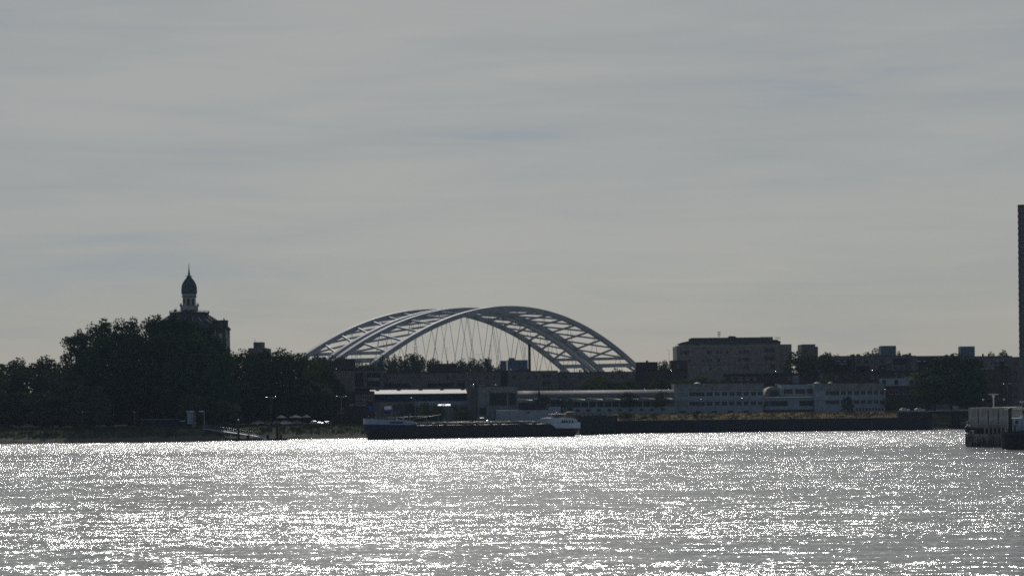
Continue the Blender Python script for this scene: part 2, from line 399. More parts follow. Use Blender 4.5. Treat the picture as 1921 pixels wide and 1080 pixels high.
# road parapet light strip
# ------------------------------------------------------------------ the twin arch bridges
BX, BD, BA, BK, BZ = 3.96, 1400.0, .9736, .0016, 76.3
bd_ = Vector((cos(BA), sin(BA), 0)); bl_ = Vector((sin(BA), -cos(BA), 0))
SMAX = 186.0; ZDECK = 20.0
def arch_pt(off, s, dz=0.0): return Vector((BX, BD, 0)) - bl_ * off + bd_ * s + Vector((0, 0, BZ - BK * s * s + dz))
DP, WD = 3.0, 2.55
def arch_mesh(off, o):
    m = MB(); n = 72; vs = []
    for i in range(n + 1):
        s = -SMAX + 2 * SMAX * i / n
        t = (bd_ + Vector((0, 0, -2 * BK * s))).normalized(); nn = Vector((0, 0, 1)) - t * t.z; nn.normalize()
        c = arch_pt(off, s) - o - nn * DP
        for a, b in ((-1, 0), (1, 0), (1, 1), (-1, 1)): vs.append(c + bl_ * (a * WD / 2) + nn * (DP * b))
    fs = []
    for i in range(n):
        for k in range(4): fs.append((i * 4 + k, i * 4 + (k + 1) % 4, i * 4 + 4 + (k + 1) % 4, i * 4 + 4 + k))
    fs += [(3, 2, 1, 0), (n * 4, n * 4 + 1, n * 4 + 2, n * 4 + 3)]
    m.add(vs, fs, M['bridge']); return m
def beam(mb, a, b, w, h, mt):
    t = (b - a); Ln = t.length; t.normalize(); u = t.cross(Vector((0, 0, 1))).normalized(); v = u.cross(t)
    vs = [p + u * (x * w / 2) + v * (y * h / 2) for p in (a, b) for x, y in ((-1, -1), (1, -1), (1, 1), (-1, 1))]
    mb.add(vs, [(0, 1, 2, 3), (7, 6, 5, 4), (0, 4, 5, 1), (1, 5, 6, 2), (2, 6, 7, 3), (3, 7, 4, 0)], mt)
def make_bridge(offs, label):
    mid = (offs[0] + offs[1]) / 2
    o = Vector((BX, BD, 0)) - bl_ * mid; root = empty('arch_bridge', o)
    tag(root, label, 'bridge', 'steel arch bridges')
    for f in offs: arch_mesh(f, o).build('arch', root)
    dn = -1.7
    st = [(-SMAX * .745) + k * SMAX * 1.49 / 17 for k in range(18)]
    for a, b in zip(st, st[1:]):
        for (f0, s0), (f1, s1) in (((offs[0], a), (offs[1], b)), ((offs[0], b), (offs[1], a))):
            m = MB(); beam(m, arch_pt(f0, s0, dn) - o, arch_pt(f1, s1, dn) - o, 1.15, 1.15, M['bridge']); m.build('brace', root)
    for sg in (-1, 1):
        for s in (.745, .80):
            m = MB(); A = arch_pt(offs[0], sg * s * SMAX, dn) - o; B = arch_pt(offs[1], sg * s * SMAX, dn) - o
            beam(m, A, B, 1.6, 2.0 if s < .78 else 2.8, M['bridge'])
            if s > .78:
                for P0, P1 in ((A, B), (B, A)):
                    q = P0 + (P1 - P0) * .22; r = P0 - Vector((0, 0, 4.2)); beam(m, q, r, 1.4, 1.6, M['bridge'])
            m.build('portal_beam', root)
    m = MB(); w = abs(offs[1] - offs[0]) - 2
    for a, b, z0, z1 in ((-330, 330, ZDECK - 2.8, ZDECK),):
        vs = [bd_ * s + bl_ * (w / 2 * q) + Vector((0, 0, z)) for s in (a, b) for q, z in ((-1, z1), (1, z1), (.75, z0), (-.75, z0))]
        m.add(vs, [(0, 1, 2, 3), (7, 6, 5, 4), (0, 4, 5, 1), (1, 5, 6, 2), (2, 6, 7, 3), (3, 7, 4, 0)], M['concrete'])
    m.build('deck', root)
    m = MB()
    for sg in (-1, 1):
        e = bl_ * (sg * (w / 2 - .3))
        for z in (1.1, .6): m.tube([bd_ * -320 + e + Vector((0, 0, ZDECK + z)), bd_ * 320 + e + Vector((0, 0, ZDECK + z))], .07, M['metal_grey'], 4)
        for k in range(80):
            p = bd_ * (-320 + k * 8) + e; m.tube([p + Vector((0, 0, ZDECK)), p + Vector((0, 0, ZDECK + 1.1))], .06, M['metal_grey'], 4)
    m.build('railing', root)
    # inclined hangers
    hs = [-.68 + .17 * k for k in range(9)]
    for f in offs:
        for j, s in enumerate(hs):
            for q in (-1, 1):
                a = arch_pt(f, s * SMAX, -DP) - o; b = arch_pt(f, (s + q * .07) * SMAX) - o; b.z = ZDECK
                m = MB()
                m.tube([a, b], .13, M['cable'], 5)
                m.build('hanger', root)
    for sg in (-1, 1):
        for s in (SMAX * .93,):
            for q in (-1, 1):
                m = MB(); p = bd_ * (sg * s) + bl_ * (q * w * .4); m.box(p.x - 2.5, p.x + 2.5, p.y - 2.5, p.y + 2.5, -2, ZDECK - 2.9, M['concrete'])
                m.build('pier', root)
    return root
make_bridge((0, 33), 'nearer white steel arch bridge, its crown furthest right')
make_bridge((40, 63), 'farther white steel arch bridge, its crown furthest left')
# ------------------------------------------------------------------ buildings
WC = {}
def win_mesh(w, h, style):
    k = (round(w, 1), round(h, 1), style)
    if k in WC: return WC[k]
    w, h = k[0], k[1]; m = MB(); fr = {'light': 'frame_white', 'dark': 'frame_dark', 'teal': 'frame_white', 'none': 'frame_dark'}[style]
    gl = M['glass_teal'] if style == 'teal' else M['glass']; t = min(.12, w * .1); f = M[fr]
    m.box(-w / 2 + t, w / 2 - t, -.03, .02, t, h - t, gl)
    m.box(-w / 2, w / 2, -.09, .02, 0, t, f); m.box(-w / 2, w / 2, -.09, .02, h - t, h, f)
    m.box(-w / 2, -w / 2 + t, -.09, .02, t, h - t, f); m.box(w / 2 - t, w / 2, -.09, .02, t, h - t, f)
    n = int(w / 1.6)
    for i in range(1, n + 1): x = -w / 2 + w * i / (n + 1); m.box(x - .04, x + .04, -.07, .02, t, h - t, f)
    if style == 'light': m.box(-w / 2 - .1, w / 2 + .1, -.2, .02, -.1, 0, f)
    WC[k] = m.mesh('window'); return WC[k]
def glint(b, px, py, f=3, r=.42):  # polished ball added on a roof to catch the sun as a bright point
    x_ = b.x(px, py, f); z_ = b.z(py, px, f); q = MB(); q.lathe([(.12, -1.2), (.12, -r), (r * .8, -r * .5), (r, 0), (r * .85, r * .5), (r * .5, r * .85), (.02, r)], 0, 0, M['polished'], 14); q.build('roof_glint_ball', b.root, (x_, f, z_))
class Bld:
    def __init__(s, name, label, cat, D, pm, zg, group=None):
        s.D = D; s.pm = pm; s.zg = zg; s.x0 = (pm - 960.5) / FPX * D
        s.root = empty(name, (s.x0, D, zg)); tag(s.root, label, cat, group)
    def x(s, px, py=725, f=0): return XZ(px, py, s.D + f)[0] - s.x0
    def z(s, py, px=None, f=0): return XZ(s.pm if px is None else px, py, s.D + f)[1] - s.zg
    def block(s, pa, pb, yt, m, name='wall', yb=None, f=0, d=14, par=None, px=None):
        """box from pixel pa to pb with its top at yt, its face f metres behind the front"""
        b = MB(); b.box(s.x(pa, (yt + (yb or 770)) / 2, f), s.x(pb, (yt + (yb or 770)) / 2, f), f, f + d, s.z(yb, px, f) if yb else -1.0, s.z(yt, px, f), m)
        return b.build(name, par or s.root)
    def win(s, pa, pb, ya, yb, style='dark', f=0, par=None, name='window', px=None):
        xa, xb = s.x(pa, (ya + yb) / 2, f), s.x(pb, (ya + yb) / 2, f); za, zb = s.z(yb, px, f), s.z(ya, px, f)
        return inst(name, win_mesh(max(.4, xb - xa), max(.4, zb - za), style), par or s.root, ((xa + xb) / 2, f - .003, za))

# --- dark brick house beside the tanker's bow
b = Bld('brick_house', 'dark brick house with chimney and white framed windows left of the pale roofed shed', 'house', 850, 650, 4.6)
b.block(604, 646, 732, M['brick_dark'], d=12); b.block(646.2, 699, 733.5, M['brick_dark'], f=-.4, d=12.4); b.block(575, 603.8, 748, M['brick_dark'], f=1, d=9)
r = b.block(667, 691, 728, M['asphalt_roof'], 'roof', yb=733.4, d=9, f=1)
m = MB(); m.prism([(b.x(603), b.z(732)), (b.x(647), b.z(732)), (b.x(647), b.z(731)), (b.x(603), b.z(731))], -.4, 12, M['asphalt_roof']); rf = m.build('roof', b.root)
b.block(639.5, 647, 720, M['brick_dark'], 'chimney', yb=731.5, f=3, d=1.5, par=rf); b.block(640.5, 643, 718.5, M['brick_dark'], 'chimney_pot', yb=720, f=3.3, d=.6, par=rf)
for pa, pb, ya, yb, st in ((668, 676, 741, 750, 'light'), (679, 688.5, 741, 750, 'light'), (692, 698.5, 741, 751.5, 'light'), (667, 676, 754, 760.5, 'light'), (679, 687, 754, 760.5, 'light'),
                       (656, 664, 757, 760.5, 'light'), (633, 650, 765.5, 775.5, 'light'), (616, 626, 768, 772.5, 'light'), (612, 616, 784, 788, 'light'), (619, 622, 784, 788, 'light'), (624, 627, 784, 788, 'light'), (632, 636, 737, 745, 'dark'), (668, 676, 765, 776, 'dark'), (680, 690, 765, 776, 'dark')):
    b.win(pa, pb, ya, yb, st, f=-.4 if pa > 646 else 0)
b.win(585, 593, 768, 776, 'light', f=1); b.win(595, 601, 768, 776, 'light', f=1)

# --- shed with the bright roof
b = Bld('boat_shed', 'long shed with a bright sunlit roof and navy fascia behind the tanker bow', 'shed', 872, 782, 4.8)
b.block(689, 876, 752, M['concrete'], d=30, f=.4)
b.block(701, 876, 738, M['navy'], 'fascia', yb=752, f=0, d=.4)
m = MB(); zr = b.z(730.6, 782, 7); ze = b.z(738) + .02
m.add([(b.x(689), -.5, ze), (b.x(876), -.5, ze), (b.x(873), 7, zr), (b.x(687), 7, zr), (b.x(687), 16, ze), (b.x(876), 16, ze)], [(0, 1, 2, 3), (3, 2, 5, 4)], M['roof_bright'])
m.add([(b.x(689), -.5, ze - .25), (b.x(876), -.5, ze - .25), (b.x(876), -.5, ze), (b.x(689), -.5, ze), (b.x(687), 16, ze - .25), (b.x(876), 16, ze - .25)], [(0, 1, 2, 3), (0, 4, 5, 1), (0, 3, 4)], M['roof_bright'])
rf = m.build('roof', b.root)
for p in (708, 748, 789, 829, 868): b.block(p - 3.5, p + 3.5, 730.2, M['asphalt_roof'], 'vent', yb=732, f=6, d=1.6, par=rf, px=782)
b.block(784, 890, 750.5, M['white_clad'], 'side_wall', yb=760, f=.1, d=.3)
b.win(737, 754, 757, 773, 'light', f=.4); b.win(720, 733, 762, 774, 'dark', f=.4); b.win(760, 775, 757, 773, 'dark', f=.4); b.win(850, 885, 764, 780, 'dark', f=.4)
b.block(871, 903, 762, M['frame_white'], 'canopy', yb=763.5, f=-3, d=3.2)

# --- grey concrete block
b = Bld('office_block', 'plain grey concrete block with one large dark recessed window', 'building', 862, 925, 4.8)
glint(b, 888, 722.5, 3, .4); glint(b, 930, 722.5, 3, .35)
b.block(896.5, 971, 724.5, M['concrete'], d=22); b.block(876, 896.3, 726, M['brick_flat'], f=1.2, d=20)
r = b.win(918.5, 968, 736.5, 760, 'dark'); b.block(951, 953.5, 737, M['concrete'], 'pillar', yb=760, f=-.15, d=.2)
b.win(900, 912, 764, 778, 'dark'); b.block(895.5, 972, 723.4, M['frame_dark'], 'roof', yb=724.5, f=-.15, d=22.4)
# rooftop bits on the block
for p in (886, 930, 903): b.block(p - 4, p + 4, 721.4, M['metal_grey'], 'roof_unit', yb=723.3, f=5, d=2)

# --- vaulted hall
b = Bld('vaulted_hall', 'long hall with a grey barrel vault roof and triangular skylights', 'hall', 905, 1118, 5.0)
glint(b, 1209, 730, 9, .35); glint(b, 1231, 730, 9, .3); glint(b, 1254, 730, 9, .3)
xa, xb = b.x(970), b.x(1266); zt = b.z(731.5); zb = b.z(746)
b.block(970, 1266, 746, M['concrete'], d=34, f=.3)
R_ = zt - zb
for q0, q1 in ((xa, b.x(1010)), (b.x(1013), xb)):
    m = MB(); prf = [(9 - 8.6 * cos(pi * k / 16), zb + R_ * sin(pi * k / 16)) for k in range(17)]
    m.prism_y(prf, q0, q1, M['vault']); m.sm = [len(f) == 4 for f in m.f]; v = m.build('vault', b.root)
    for k in range(int((q1 - q0) / 6)): 
        mm = MB(); 
        mm.tube([(q0 + 3 + k * 6, 9 - 8.65 * cos(pi * j / 10), zb + (R_ + .04) * sin(pi * j / 10)) for j in range(1, 6)], .05, M['metal_dark'], 4); mm.build('seam', v)
m = MB(); m.box(b.x(1010) + .01, b.x(1013) - .01, 1, 16, zb, zt - .6, M['asphalt_roof']); m.build('joint', b.root)
for k, (p0, p1) in enumerate(((970, 998), (1000, 1014), (1033, 1052), (1066, 1097), (1100, 1130), (1133, 1163), (1166, 1196), (1200, 1228), (1234, 1260))):
    m = MB(); x0_, x1_ = b.x(p0), b.x(p1); z1_ = b.z(744.6); z0_ = b.z(750)
    # a wedge rooflight: sloped pale sheet falling to the front, raised to the left
    m.add([(x0_, -.2, z1_ - .35), (x1_, -3.4, z0_ + .1), (x1_ + .2, -.1, z1_ - .5), (x0_ + .4, 0, z1_ - .05), (x0_, -.1, z0_), (x1_, -3.4, z0_), (x1_ + .2, -.1, z0_)],
          [(0, 1, 2, 3), (4, 5, 1, 0), (5, 6, 2, 1)], M['roof_bright']); m.build('rooflight', b.root)
b.block(970, 1266, 750.2, M['concrete'], 'ledge', yb=753, f=-3.4, d=3.6)
b.block(970, 1266, 763.5, M['white_clad'], 'parapet', f=-3.2, d=3.4)
for k in range(13):
    p = 1077 + k * 14.5
    if p + 12 > 1262: break
    b.win(p, p + 11.5, 754, 762.7, 'dark', f=.3)
    b.block(p + 12, p + 13.6, 753, M['white_clad'], 'pillar', yb=763.5, f=-3.1, d=.35)
for p in (975, 992, 1010, 1028): b.win(p, p + 14, 757, 764, 'dark', f=.3)
for k in range(9): b.win(1080 + k * 20, 1087 + k * 20, 767, 771, 'dark', f=-3.2)

# --- low white pavilion behind the tanker
b = Bld('white_pavilion', 'low flat pale pavilion with window strip just behind the tanker deckhouse', 'building', 838, 980, 4.8)
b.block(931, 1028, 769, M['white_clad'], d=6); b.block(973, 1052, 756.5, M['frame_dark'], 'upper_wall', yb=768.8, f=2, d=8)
b.block(970, 1054, 755.3, M['roof_tile'], 'roof', yb=756.5, f=1.6, d=9)
for k in range(5): b.win(974 + k * 10, 982.5 + k * 10, 758.5, 766.5, 'dark', f=2)
b.win(1026, 1032, 759, 766, 'light', f=2); b.win(989, 994, 772, 775, 'dark'); b.block(1029, 1052, 763, M['white_clad'], 'side_wall', f=.8, d=1)

# --- two-storey offices
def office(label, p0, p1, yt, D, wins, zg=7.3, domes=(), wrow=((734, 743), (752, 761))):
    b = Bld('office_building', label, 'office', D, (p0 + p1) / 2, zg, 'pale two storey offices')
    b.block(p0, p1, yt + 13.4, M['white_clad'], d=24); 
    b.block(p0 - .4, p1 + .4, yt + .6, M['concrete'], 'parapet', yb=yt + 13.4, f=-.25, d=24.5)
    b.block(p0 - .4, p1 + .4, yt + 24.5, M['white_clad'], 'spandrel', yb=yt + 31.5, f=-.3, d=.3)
    for a, c in wins:
        for (ya, yb) in wrow: b.win(a, c, ya, yb, 'light')
    for a, c in domes:
        m = MB(); x0_, x1_ = b.x(a), b.x(c); zz = b.z(yt + .6); r = (x1_ - x0_) / 2
        m.lathe([(r, zz), (r * .95, zz + .22), (r * .7, zz + .45), (r * .3, zz + .58), (.02, zz + .6)], (x0_ + x1_) / 2, 5, M['frame_white'], 14); m.build('roof_dome', b.root)
    return b
b = office('pale blue-grey two storey office left of the white arched lobby', 1265, 1432, 718.5, 935,
           [(1293, 1322.5), (1324.5, 1337.5), (1340.5, 1350.5), (1353.5, 1364.5), (1367.5, 1378), (1381, 1392), (1394.5, 1405), (1408, 1418.5), (1421, 1431)], domes=((1303, 1317),))
b.win(1271, 1291, 734, 762, 'teal', name='curtain_glass')
for k in range(5): b.block(1275 + k * 30, 1285 + k * 30, 770, M['frame_dark'], 'door', yb=774.5, f=-.15, d=.3)
b = office('pale blue-grey two storey office with two roof domes beside the conical tree', 1528, 1660, 718, 935,
           [(1549, 1575), (1577, 1587), (1589.5, 1599), (1601.5, 1612), (1614.5, 1624), (1626.5, 1636), (1638.5, 1648), (1650, 1659)], domes=((1516.5 + 13, 1529 + 13), (1556, 1566)), wrow=((732, 741), (750, 758)))
for k in range(9): b.win(1606 + k * 6, 1609 + k * 6, 765, 770, 'dark', f=0)
b = Bld('entrance_lobby', 'white lobby with arched roof end between the two pale offices', 'building', 938, 1481, 7.3)
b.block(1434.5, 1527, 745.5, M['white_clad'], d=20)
m = MB(); x0_, x1_ = b.x(1434.5), b.x(1471); zz = b.z(742); h_ = b.z(724.5) - zz
m.prism([(x1_ - (x1_ - x0_) * (.5 + .5 * cos(pi * k / 14)), zz + h_ * sin(pi * k / 14)) for k in range(14, -1, -1)][::-1], .5, 16, M['concrete']); v = m.build('vault', b.root)
mm = MB(); mm.prism([((x0_ + x1_) / 2 + (x1_ - x0_) * .26 * cos(pi * k / 10), zz + h_ * .62 * sin(pi * k / 10)) for k in range(11)], .38, .5, M['glass']); mm.build('window', v)
b.block(1434.5, 1527, 743.6, M['white'], 'balcony', yb=745.5, f=-1, d=3)
b.block(1466, 1524, 721, M['white_clad'], 'upper_wall', yb=745.4, f=3, d=14)
b.win(1470, 1488, 729, 739, 'light', f=3); b.win(1491, 1511, 729, 739, 'light', f=3); b.win(1513, 1524, 729, 739, 'light', f=3)
for pa, pb in ((1434.5, 1442), (1444, 1478), (1500, 1526)): b.win(pa, pb, 751, 761, 'dark')
b.block(1436, 1446, 719.5, M['asphalt_roof'], 'roof_unit', yb=721, f=4, d=3); b.block(1455, 1461, 719, M['metal_grey'], 'roof_unit', yb=723, f=3, d=2)
b.block(1434.6, 1540, 768, M['brick_dark'], 'plinth', f=-2.2, d=1)

# --- long brick flats across the middle
FL = 'brown brick flats behind the halls'
def flats(label, p0, p1, yt, D, zg=6.5, m='brick_flat', d=12, group=FL, name='apartment_block', roof='asphalt_roof'):
    b = Bld(name, label, 'apartment block', D, (p0 + p1) / 2, zg, group)
    b.block(p0, p1, yt + .8, M[m], d=d); b.block(p0 - .3, p1 + .3, yt, M[roof], 'roof', yb=yt + .8, f=-.3, d=d + .6); return b
b = flats('brown flats at the left end of the long row, dark recess at the corner', 625.3, 719, 693.5, 985)
glint(b, 631, 692)
for pa, pb, ya, yb in ((666, 682, 699, 725), (688.5, 713.5, 699, 725)): b.block(pa, pb, ya, M['asphalt_roof'], 'loggia_shade', yb=yb, f=-.05, d=.05)  # flat dark panels: shade of the balcony recesses painted on the wall
b.block(612, 625, 693, M['asphalt_roof'], 'stairwell', f=.8, d=8)
for pa, pb in ((668, 673), (676, 680), (690, 712)):
    for ya, yb in ((700, 707), (716, 724)): b.win(pa, pb, ya, yb + (1 if pa == 690 else 0), 'dark')
b.win(632, 636, 701, 705, 'light'); b.block(690, 712, 708.5, M['concrete'], 'balcony', yb=714.5, f=-1.2, d=1.2)
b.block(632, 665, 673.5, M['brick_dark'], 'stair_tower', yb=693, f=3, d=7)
b = flats('low brown flats in the middle of the row with many small pale framed windows', 719.5, 872, 698, 988)
for pa, pb, ya, yb in ((721, 769, 718.4, 726), (802, 851, 718.4, 726), (857, 871, 718.4, 726)): b.block(pa, pb, ya, M['asphalt_roof'], 'loggia_shade', yb=yb, f=-.05, d=.05)  # recess shade as dark strips on the flat facade
for p in (730, 738, 746, 754.5, 796, 804, 812, 820, 862, 868): b.win(p, p + 4, 704.5, 711.5, 'light')
for p in (772, 783, 839, 850): b.win(p, p + 4, 705, 710, 'dark')
for p0, n in ((722, 6), (803, 6), (858, 2)):
    for k in range(n): b.win(p0 + k * 8, p0 + k * 8 + 6, 719, 725.5, 'dark')
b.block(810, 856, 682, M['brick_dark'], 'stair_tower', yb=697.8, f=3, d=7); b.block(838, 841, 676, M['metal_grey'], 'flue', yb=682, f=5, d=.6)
b = flats('brown flats in the row directly under the bridge hangers', 872.5, 1047, 695.5, 986)
glint(b, 958, 694, 3)
b.block(940, 952, 694.2, M['asphalt_roof'], 'stairwell', f=-.5, d=6)
for p in (879, 903, 912, 924, 964, 990, 1004): b.win(p, p + 4, 704, 710, 'light' if p % 2 else 'dark')
for p in (1017, 1026): 
    for ya, yb in ((701, 708), (716, 724)): b.win(p, p + 7.5, ya, yb, 'dark')
for p in (881, 890, 900, 912): b.win(p, p + 6, 719, 725, 'dark')
b = flats('brown flats in the row below the right feet of the arches', 1047.5, 1192, 697, 990)
for p in (1058, 1072, 1086, 1100, 1118, 1146, 1166, 1180): b.win(p, p + 5, 703, 709, 'dark' if p % 4 else 'light')
for p in (1056, 1068, 1150, 1172): b.win(p, p + 6, 716, 723, 'dark')
for p in (1086, 1089, 1121, 1095): b.block(p, p + 2, 692.5, M['brick_dark'], 'chimney', yb=697, f=4, d=1)
b = flats('dark brown flats at the right end of the long row with raised stair block', 1192.5, 1290, 693.5, 992, m='brick_dark')
glint(b, 1259, 694.5, -1)
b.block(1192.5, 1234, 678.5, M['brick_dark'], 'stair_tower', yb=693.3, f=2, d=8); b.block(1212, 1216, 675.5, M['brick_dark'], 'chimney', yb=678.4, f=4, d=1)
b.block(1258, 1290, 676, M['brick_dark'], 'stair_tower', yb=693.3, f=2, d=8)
for p in (1200, 1250, 1268): b.win(p, p + 5, 702, 708, 'dark')
b.win(1270, 1274, 684, 690, 'light', f=2)

# --- clinic block
b = Bld('clinic_building', 'large grey-brown brick clinic with antenna, biggest block right of the bridge', 'building', 1150, 1370, 7)
b.block(1270, 1464, 647.5, M['brick_grey'], d=28)
b.block(1279.5, 1464, 641, M['brick_grey'], 'upper_wall', yb=647.4, f=2.5, d=24)
m = MB(); m.prism([(b.x(1277), b.z(643.2)), (b.x(1466.5), b.z(643.2)), (b.x(1466.5), b.z(641.5)), (b.x(1459), b.z(637.5)), (b.x(1297), b.z(637.5)), (b.x(1279), b.z(641.5))], 1.5, 27, M['roof_tile']); rf = m.build('roof', b.root)
b.block(1297.5, 1450, 632.8, M['roof_tile'], 'roof_storey', yb=637.4, f=4, d=20, par=rf); b.block(1427, 1450, 632.3, M['blue_box'], 'roof_panel', yb=636, f=3.8, d=.2, par=rf)
m = MB(); m.prism([(b.x(1373), b.z(632.7)), (b.x(1386), b.z(632.7)), (b.x(1383), b.z(629.5)), (b.x(1372), b.z(629.2)), (b.x(1371), b.z(631))], 8, 14, M['metal_dark']); m.build('roof_hood', rf)
b.block(1464.2, 1485.5, 646.5, M['brick_grey'], 'side_wing', f=1, d=22)
m = MB(); 
for k in range(5): m.tube([(b.x(1457 + k * 2.2), 3, b.z(637.4)), (b.x(1457 + k * 2.2), 3, b.z(632))], .1, M['metal_grey'], 4)
m.tube([(b.x(1457), 3, b.z(632)), (b.x(1466), 3, b.z(634.5))], .08, M['metal_grey'], 4); m.build('railing', b.root)
for pa, pb, ya, yb in ((1276, 1279.5, 659, 663.5), (1345.5, 1349, 657, 663), (1351, 1354, 657, 663), (1395, 1398.5, 656.5, 662.5), (1400.5, 1404, 656.5, 662.5), (1434, 1441.5, 653.5, 661), (1443.5, 1453, 653.5, 661),
                       (1291.5, 1295, 673, 679), (1316.5, 1320, 672.5, 678.5), (1326, 1329.5, 672.5, 678.5), (1331.5, 1335, 672.5, 678.5), (1434.5, 1441.5, 668.5, 676), (1443.5, 1453, 668.5, 676),
                       (1331.5, 1335, 688, 693.5), (1385.5, 1389, 686.5, 692.5), (1395.5, 1399, 686.5, 692.5), (1401, 1404.5, 686.5, 692.5), (1445.5, 1453, 684.5, 691), (1427, 1435, 640, 645), (1441, 1449, 640, 645)):
    b.win(pa, pb, ya, yb, 'dark', f=2.5 if ya < 645 else 0)
for pa, pb, ya, yb in ((1326, 1334, 657, 663.5), (1282, 1292, 657, 663), (1386, 1390, 657, 663), (1385, 1389, 672, 678), (1395, 1405, 671, 677), (1318, 1330, 688, 693.5), (1305, 1311, 641.8, 646), (1362, 1366, 657, 663), (1345, 1351, 672, 678), (1355, 1365, 686, 693)): b.win(pa, pb, ya, yb, 'teal' if ya > 680 else 'none', f=2.5 if ya < 645 else 0)
m = MB(); x0_ = b.x(1270); m.box(x0_, b.x(1464), -.08, 0, b.z(648.6), b.z(648), M['frame_white']); m.box(x0_, b.x(1464), -.06, 0, b.z(684), b.z(683.4), M['brick_dark']); m.build('string_course', b.root)
p = XZ(1349, 632.8, 1160)
a = empty('roof_antenna', (p[0], 1160, p[1] - .2)); tag(a, 'small dark three tier antenna on the roof of the brown clinic', 'antenna')
m = MB(); m.tube([(0, 0, 0), (0, 0, 3.4)], .1, M['metal_dark'], 6); m.build('mast', a)
for z in (1.3, 2.2, 3.1):
    m = MB(); m.box(-.85, .85, -.3, .3, z - .16, z + .16, M['metal_dark']); m.build('panel', a)

# --- dark roofed row and right-hand flats
b = Bld('terrace_row', 'long dark roofed terrace below the brown clinic', 'houses', 1010, 1440, 7)
glint(b, 1456, 697.5, -1, .4)
b.block(1362, 1548, 704, M['brick_dark'], d=10)
m = MB(); m.prism_y([(-.6, b.z(704)), (10.6, b.z(704)), (10.6, b.z(703.2)), (9, b.z(699.5)), (1, b.z(699.5)), (-.6, b.z(703.2))], b.x(1361), b.x(1549), M['asphalt_roof']); rf = m.build('roof', b.root)
for p in (1372, 1386, 1400, 1414, 1478): b.win(p, p + 5, 706, 712, 'light')
for p in (1456, 1500, 1526): b.win(p, p + 7, 706, 712, 'dark')
b.block(1487, 1499, 704.5, M['concrete'], 'chimney', yb=719, f=-1, d=2); b.block(1486.5, 1499.5, 703, M['frame_dark'], 'vent', yb=704.4, f=-1.2, d=2.4, par=rf)
RG = 'dark flats at the right'
b = flats('dark flats directly right of the bushy tree beside the brown clinic', 1541, 1640, 667.2, 1065, group=RG, m='brick_flat')
for pa, pb, ya, yb in ((1563, 1598, 674, 697), (1606, 1632, 686, 697)): b.block(pa, pb, ya, M['asphalt_roof'], 'loggia_shade', yb=yb, f=-.05, d=.05)  # no real recess: its shade is put into a dark panel
b.block(1601, 1604, 664, M['brick_dark'], 'party_wall', f=-.4, d=10)
for p, q in ((1565, 1572), (1577, 1584), (1592, 1597), (1608, 1614), (1622, 1628)):
    for y in (676, 689): b.win(p, q, y, y + 6, 'dark')
b.block(1566, 1589, 680.5, M['concrete'], 'balcony', yb=683, f=-1.4, d=1.4)
for pa, pb in ((1568.5, 1577), (1582, 1586.5)): b.block(pa, pb, 676.2, M['white'], 'awning', yb=677.2, f=-1.6, d=1.6)
b = flats('dark flats standing under the square blue-green roof box', 1640.5, 1718, 667, 1066, group=RG)
glint(b, 1656, 690, -1)
for pa, pb, ya, yb in ((1648, 1672, 684, 697), (1676, 1698, 672, 684)): b.block(pa, pb, ya, M['asphalt_roof'], 'loggia_shade', yb=yb, f=-.05, d=.05)  # dark panels painted for shaded balcony recesses
b.block(1640.5, 1676, 664.8, M['brick_flat'], 'wall', yb=667, f=.2, d=9); b.block(1700, 1703, 664, M['brick_dark'], 'party_wall', f=-.4, d=10)
for p in (1650, 1664, 1678, 1690, 1704):
    for y in (673, 687): b.win(p, p + 5, y, y + 6, 'dark' if p != 1664 else 'light')
m = MB(); x0_, x1_ = b.x(1655), b.x(1683); m.box(x0_, x1_, 2, 9, b.z(666.9), b.z(648), M['teal_box']); m.build('lift_box', b.root)
b.block(1705.5, 1709, 662, M['brick_dark'], 'chimney', yb=667, f=3, d=1)
b = flats('dark flats partly hidden behind the big round tree at right', 1718.5, 1803, 667, 1068, group=RG)
for pa, pb, ya, yb in ((1722, 1748, 671, 697),): b.block(pa, pb, ya, M['asphalt_roof'], 'loggia_shade', yb=yb, f=-.05, d=.05)  # dark panel standing in for the shade inside a recess
for p in (1724, 1738): 
    for y in (673, 687): b.win(p, p + 8, y, y + 6, 'dark')
for pa, pb in ((1719.5, 1727), (1732, 1736)): b.block(pa, pb, 676.2, M['white'], 'awning', yb=677.2, f=-1.6, d=1.6)
for p in (1786, 1798): b.block(p, p + 3.4, 663, M['brick_dark'], 'chimney', yb=667, f=3, d=1)
b = flats('dark flats with square blue-grey roof box, right of the big round tree', 1803.5, 1899, 667.5, 1070, group=RG)
for pa, pb, ya, yb in ((1834, 1845, 676, 750), (1866, 1893, 677, 700), (1853, 1878, 706, 750)): b.block(pa, pb, ya, M['asphalt_roof'], 'loggia_shade', yb=yb, f=-.05, d=.05)  # shade of the recesses painted as flat dark panels
b.block(1816, 1899, 690.6, M['brick_dark'], 'wall', f=-1.2, d=1)
x0_, x1_ = b.x(1804.5), b.x(1831); m = MB(); m.box(x0_, x1_, 2, 8, b.z(667.3), b.z(648.8), M['blue_box']); m.build('lift_box', b.root)
for pa, pb in ((1867, 1874), (1879.5, 1883)): b.block(pa, pb, 676, M['white'], 'awning', yb=677, f=-1.6, d=1.6)
for p in (1843, 1854): b.block(p, p + 2.6, 663, M['brick_dark'], 'chimney', yb=667.4, f=3, d=1)
for p in (1836, 1856, 1868, 1886):
    for y in (679, 694, 708, 722, 738): b.win(p, p + 6.5, y, y + 6.5, 'dark' if (p + y) % 3 else 'light')
b.block(1816, 1866, 690, M['concrete'], 'balcony', yb=692.5, f=-1.4, d=1.4)
b = flats('dark flats squeezed against the tall tower at the edge', 1899.5, 1925, 669, 1072, group=RG)
